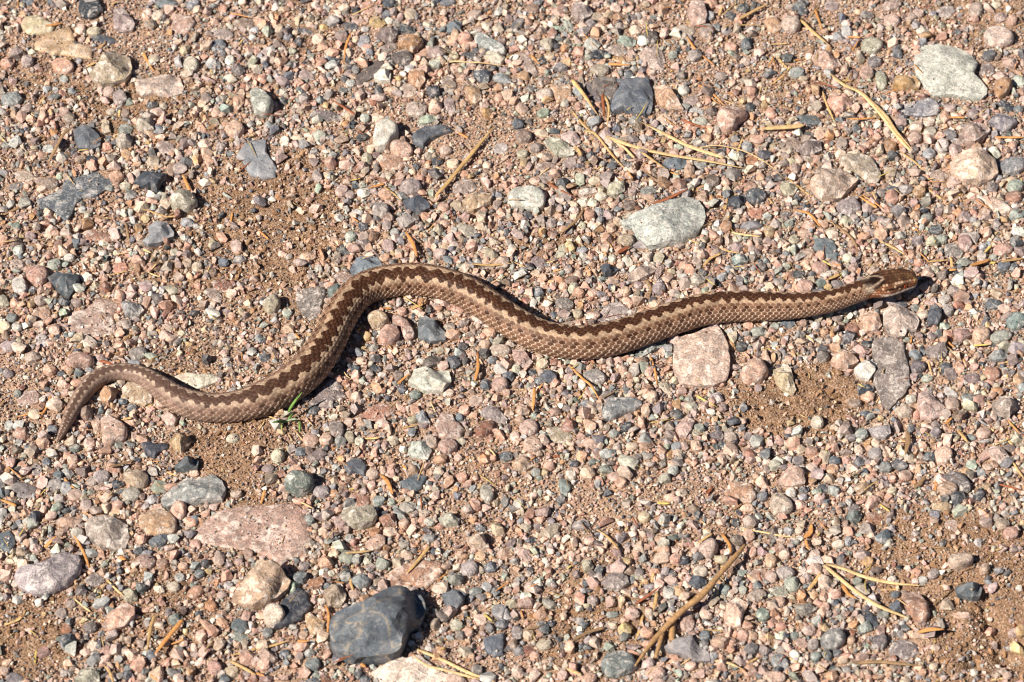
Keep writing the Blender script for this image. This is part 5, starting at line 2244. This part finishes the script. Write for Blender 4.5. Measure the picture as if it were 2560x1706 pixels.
# sand grains: on the soil, in the gaps and thinly over the edges of sunken stones
n = 150000
x = rng.uniform(-.385, .385, n); y = rng.uniform(-.335, .375, n)
pp = to_px(np.stack([x, y, np.zeros(n)], -1))
ok = (pp[:, 0] > -70) & (pp[:, 0] < 2630) & (pp[:, 1] > -70) & (pp[:, 1] < 1776)
i, j = ij(x, y)
edge_ok = ~OCC[i, j]
ok &= edge_ok & ((~OCC2[i, j]) | (rng.random(n) < .10))
x, y = x[ok], y[ok]; i, j = ij(x, y)
d = .0008 + .0012 * rng.random(len(x)) ** 2
z = gz(x, y) + d * .3 + rng.random(len(x)) ** 2 * .0016 * (1 - soil_mask(x, y))
ok = SNAKE_LIM[i, j] > z + d
x, y, z, d = x[ok], y[ok], z[ok], d[ok]
sand = Pile()
sm_ = soil_mask(x, y)[:, None]
sc_ = rand_cols(len(x)) * (1 - .62 * sm_) + np.array((.24, .135, .07)) * .62 * sm_
sand.add(H_GRN, np.stack([x, y, z], -1), d * .55, sc_, .8)
# grit that has come to lie on the stones
nn = 60000
x = rng.uniform(-.36, .36, nn); y = rng.uniform(-.30, .34, nn); i, j = ij(x, y)
ok = OCC[i, j] & (SNAKE_LIM[i, j] > 1) & (rng.random(nn) < np.clip(.10 + 1.3 * (HMAP[i, j] < gz(x, y) + .0035), 0, 1) * .5)
x, y = x[ok], y[ok]; i, j = ij(x, y); d = .0007 + .0014 * rng.random(len(x)) ** 2.5
sand.add(H_GRN, np.stack([x, y, HMAP[i, j] + d * .12], -1), d * .55, rand_cols(len(x), .25), .8)
# crumbs and clods of damp soil in the bare patches
nn = 42000
x = rng.uniform(-.36, .36, nn); y = rng.uniform(-.30, .34, nn); i, j = ij(x, y)
ok = (rng.random(nn) < soil_mask(x, y) ** 1.5 * .55) & ~OCC[i, j]
x, y = x[ok], y[ok]; i, j = ij(x, y); d = .0012 + .0045 * rng.random(len(x)) ** 4
ok = SNAKE_LIM[i, j] > gz(x, y) + d; x, y, d = x[ok], y[ok], d[ok]
sand.add(H_SML, np.stack([x, y, gz(x, y) + d * .12], -1), d * .55, np.array((.255, .145, .076)) * rng.uniform(.65, 1.35, (len(x), 1)), .6)
g = sand.build("sand_grains", M_SAND)
tag(g, "coarse brown and pink sand grains between the pebbles", "sand", kind="stuff")
print("gravel verts", gravel.n, "sand", sand.n)

# ------------------------------------------------------------------ needles, straws, twig, grass
PLANT = dict(o=(.52, .235, .075), t=(.50, .31, .13), s=(.60, .40, .19), r=(.27, .085, .035), b=(.25, .15, .075), y=(.52, .38, .11))
PWORD = dict(o="orange", t="tan", s="straw-coloured", r="red-brown", b="brown", y="yellowish")
NEEDLE_GROUP = "dry pine needles and straws on the gravel"

def strip(path, widths, thick, cols, sides=8, twist=0.0):
    """a slender tapered stem with an oval section"""
    path = np.asarray(path, float); n = len(path)
    T = np.gradient(path, axis=0); T /= np.linalg.norm(T, axis=1, keepdims=True)
    S = np.cross(T, (0, 0, 1.0)); S /= np.linalg.norm(S, axis=1, keepdims=True)
    Up = np.cross(S, T)
    th = np.linspace(0, 2 * math.pi, sides, endpoint=False)
    tw = np.linspace(-twist, twist, n)
    V, F, C = [], [], []
    for i in range(n):
        for k_ in range(sides):
            a = widths[i] * .5 * math.cos(th[k_]); b = thick[i] * .5 * math.sin(th[k_])
            if abs(math.sin(th[k_])) > .9 and thick[i] < widths[i] * .6: b *= .55          # groove along the needle
            c_, s_ = math.cos(tw[i]), math.sin(tw[i])
            V.append(path[i] + S[i] * (a * c_ - b * s_) + Up[i] * (a * s_ + b * c_)); C.append(cols[i])
    for i in range(n - 1):
        for k_ in range(sides):
            q = (k_ + 1) % sides
            F.append((i * sides + k_, i * sides + q, (i + 1) * sides + q, (i + 1) * sides + k_))
    F.append(tuple(range(sides))[::-1]); F.append(tuple((n - 1) * sides + k_ for k_ in range(sides)))
    return np.array(V), F, np.array(C)

def lay_path(px, py, w, stiff=9, sink=.25):
    """photograph pixels -> points resting on what lies there"""
    z = np.full(len(px), .004)
    for _ in range(3):
        P = at(px, py, z)
        h = height(P[:, 0], P[:, 1], w * .4)
        m = min(stiff, max(1, len(h) // 2 * 2 - 1))
        hp = np.pad(h, m, mode='edge')
        sm = np.array([np.percentile(hp[i:i + 2 * m + 1], 84) for i in range(len(h))])
        k_ = np.ones(2 * m + 1) / (2 * m + 1)
        sm = np.convolve(np.pad(sm, m, mode='edge'), k_, 'valid')
        z = sm + w * sink
    return at(px, py, z)

def lay_free(px, py, w):
    return lay_path(px, py, w)

c = r = 0
for ln in NEEDLES.strip().splitlines():
    f = ln.split()
    if f[0] == "T":
        c, r = int(f[1]), int(f[2]); continue
    cc, wpx = f[0], float(f[1])
    q = np.array([float(v) for v in f[2:]]).reshape(-1, 2)
    px, py = tile(c, r, q[:, 0], q[:, 1])
    p = np.stack([px, py], -1)
    Lp = np.sum(np.hypot(*np.diff(p, axis=0).T))
    p = catmull(p, 10) if len(p) > 2 else p[0] + (p[1] - p[0]) * np.linspace(0, 1, 14)[:, None]
    s_ = np.linspace(0, 1, len(p))
    wob = rng.uniform(-1, 1) * Lp * .02 * np.sin(s_ * math.pi)
    nrm = np.array((-(p[-1] - p[0])[1], (p[-1] - p[0])[0])) / max(np.hypot(*(p[-1] - p[0])), 1)
    p = p + nrm * wob[:, None]
    w = wpx * TPX * (.70 if cc == 's' and wpx > 45 else .82)
    P3 = lay_path(p[:, 0], p[:, 1], w)
    flake = wpx >= 45 and Lp < 75
    tip = rng.uniform(.25, .5)
    prof = np.minimum(1, np.minimum((s_ + .06) / .16, (1.03 - s_) / tip) ** .7) if not flake else np.sqrt(np.clip(1 - (2 * s_ - 1) ** 2, .05, 1))
    if rng.random() < .5 and not flake: prof = prof[::-1]
    prof = np.clip(prof, .14, 1)
    widths = w * prof
    thick = widths * (.30 if flake else .55)
    base = np.array(PLANT[cc]) * rng.uniform(.85, 1.12)
    shade = 1 - .38 * np.exp(-(s_ / .08) ** 2) + .14 * np.sin(s_ * 23 + rng.uniform(0, 6)) * rng.random()
    cols = np.clip(base[None] * shade[:, None], .01, .8)
    V, F, C = strip(P3, widths, thick, cols, 8, rng.uniform(-.5, .5))
    o0 = P3.mean(0)
    nm = "bark_flake" if flake else "straw" if (cc == "s" and Lp > 70) else "pine_needle"
    o = mesh_obj(nm, V - o0, F, M_STRAW, attrs=dict(col=('FLOAT_COLOR', rgba(C))))
    o.location = o0
    chord = np.hypot(*(p[-1] - p[0])) / max(Lp, 1)
    bend = "bent " if chord < .965 else ""
    ln_ = "long" if Lp > 90 else "short" if Lp < 36 else ""
    kind = dict(bark_flake="bark flake", straw="straw", pine_needle="needle")[nm]
    ang = math.degrees(math.atan2(-(p[-1] - p[0])[1], (p[-1] - p[0])[0])) % 180
    ori = "level" if ang < 20 or ang > 160 else "upright" if 70 < ang < 110 else "right-leaning" if ang < 90 else "left-leaning"
    desc = f"{ln_} {bend}{ori} {PWORD[cc]} {kind}" if kind != "bark flake" else f"{PWORD[cc]} {kind}"
    tag(o, auto_label(desc, p.mean(0), Lp * .25), dict(bark_flake="bark flake", straw="straw", pine_needle="pine needle")[nm], NEEDLE_GROUP)

def stem(name, c, r, pts, color, parent=None, sides=10, lift=0.0, rough=.0):
    q = np.array(pts, float)
    px, py = tile(c, r, q[:, 0], q[:, 1])
    p = catmull(np.stack([px, py, q[:, 2] * TPX, q[:, 3] if q.shape[1] > 3 else q[:, 2] * 0], -1), 8)
    P3 = lay_free(p[:, 0], p[:, 1], float(p[:, 2].mean()))
    P3 = at(p[:, 0], p[:, 1], P3[:, 2] + p[:, 3] * .001 + lift)
    n = len(P3)
    wv = p[:, 2] * (1 + rough * rng.uniform(-1, 1, n))
    cols = np.array(color)[None] * (1 + .18 * rng.uniform(-1, 1, (n, 1)))
    V, F, C = strip(P3, wv, wv * .85, cols, sides)
    o0 = P3.mean(0)
    o = mesh_obj(name, V - (o0 if parent is None else np.array(parent.location)), F, M_STRAW, attrs=dict(col=('FLOAT_COLOR', rgba(C))), parent=parent)
    if parent is None: o.location = o0
    return o

TW = (.33, .185, .08)
twig = stem("twig", 2, 3, [(2140, 305, 26, 3), (2062, 400, 46, 4), (1905, 580, 46, 5), (1750, 760, 66, 5), (1600, 880, 56, 4), (1470, 1000, 60, 2), (1330, 1150, 48, 0), (1220, 1290, 34, 0), (1128, 1420, 16, 0)], TW, rough=.06)
tag(twig, "forked brown twig lying diagonally with two short side stubs, bottom right of centre", "twig")
stem("branch", 2, 3, [(1475, 985, 50, 0), (1472, 1080, 58, 0), (1468, 1185, 54, 0)], TW, parent=twig)
stem("branch", 2, 3, [(1385, 1110, 36, 0), (1352, 1230, 38, 0), (1318, 1345, 34, 0)], TW, parent=twig)

# small grass sprig beside the thick bend of the body
gp = tile(1, 2, 285, 735)
gpos = at(gp[0], gp[1], .003)
sprig = bpy.data.objects.new("grass_sprig", None); COL.objects.link(sprig)
sprig.location = gpos; sprig.empty_display_size = .01
tag(sprig, "tiny green grass sprig beside the lower bend of the snake", "grass sprig")
for pts, colr in (([(300, 645, 22, 3), (318, 610, 30, 7), (360, 548, 28, 12), (395, 505, 18, 15), (422, 468, 6, 17)], (.11, .21, .03)),
                  ([(290, 740, 14, 1), (308, 700, 24, 2), (330, 672, 18, 3), (345, 655, 8, 4)], (.085, .17, .03)),
                  ([(285, 738, 18, 1), (225, 735, 30, 2), (180, 738, 22, 3), (145, 745, 6, 3)], (.06, .12, .025)),
                  ([(285, 730, 12, 1), (320, 718, 22, 2), (360, 714, 20, 3), (392, 718, 8, 3)], (.22, .27, .16)),
                  ([(398, 722, 12, 1), (402, 770, 24, 2), (401, 805, 18, 2), (400, 835, 6, 1)], (.15, .25, .06)),
                  ([(245, 742, 14, 1), (238, 775, 22, 1), (234, 815, 10, 1)], (.30, .31, .10))):
    stem("blade", 1, 2, pts, colr, parent=sprig, sides=6)

# crumbs of needles, bark and grass too small and many to count
LV, LF, LC = [], [], []
ln0 = 0
for _ in range(1150):
    px_ = rng.uniform(-20, 2580); py_ = rng.uniform(-20, 1730)
    if rng.random() > .35 + .65 * (px_ > 1500) * (py_ < 900) + .3 * (px_ > 1500): continue
    a = rng.uniform(0, 2 * math.pi); Lh = rng.uniform(5, 20) * rng.choice((.6, 1, 1.7))
    s_ = np.linspace(-1, 1, 5)
    x_ = px_ + s_ * Lh * math.cos(a) + rng.uniform(-2, 2) * (1 - s_ ** 2); y_ = py_ + s_ * Lh * math.sin(a) * .77 + rng.uniform(-2, 2) * (1 - s_ ** 2)
    w = rng.uniform(1.6, 4.2) * PX
    P3 = lay_path(x_, y_, w, stiff=3)
    i, j = ij(P3[:, 0], P3[:, 1])
    if (SNAKE_LIM[i, j] < 1).any() or (HMAP[i, j] - gz(P3[:, 0], P3[:, 1]) > .0065).any(): continue
    b_ = np.array(PLANT["otsrby"[rng.integers(0, 6)]]) * rng.uniform(.7, 1.1)
    V, F, C = strip(P3, w * np.array((.5, .95, 1, .9, .4)), w * np.full(5, .45), np.tile(b_, (5, 1)), 5, .5)
    LV.append(V); LC.append(C); LF += [tuple(int(q) + ln0 for q in f) for f in F]; ln0 += len(V)
lo = mesh_obj("plant_litter", np.vstack(LV), LF, M_STRAW, attrs=dict(col=('FLOAT_COLOR', rgba(np.clip(np.vstack(LC), .01, .8)))))
tag(lo, "fine crumbs of dry needles and grass strewn over the gravel", "plant litter", kind="stuff")
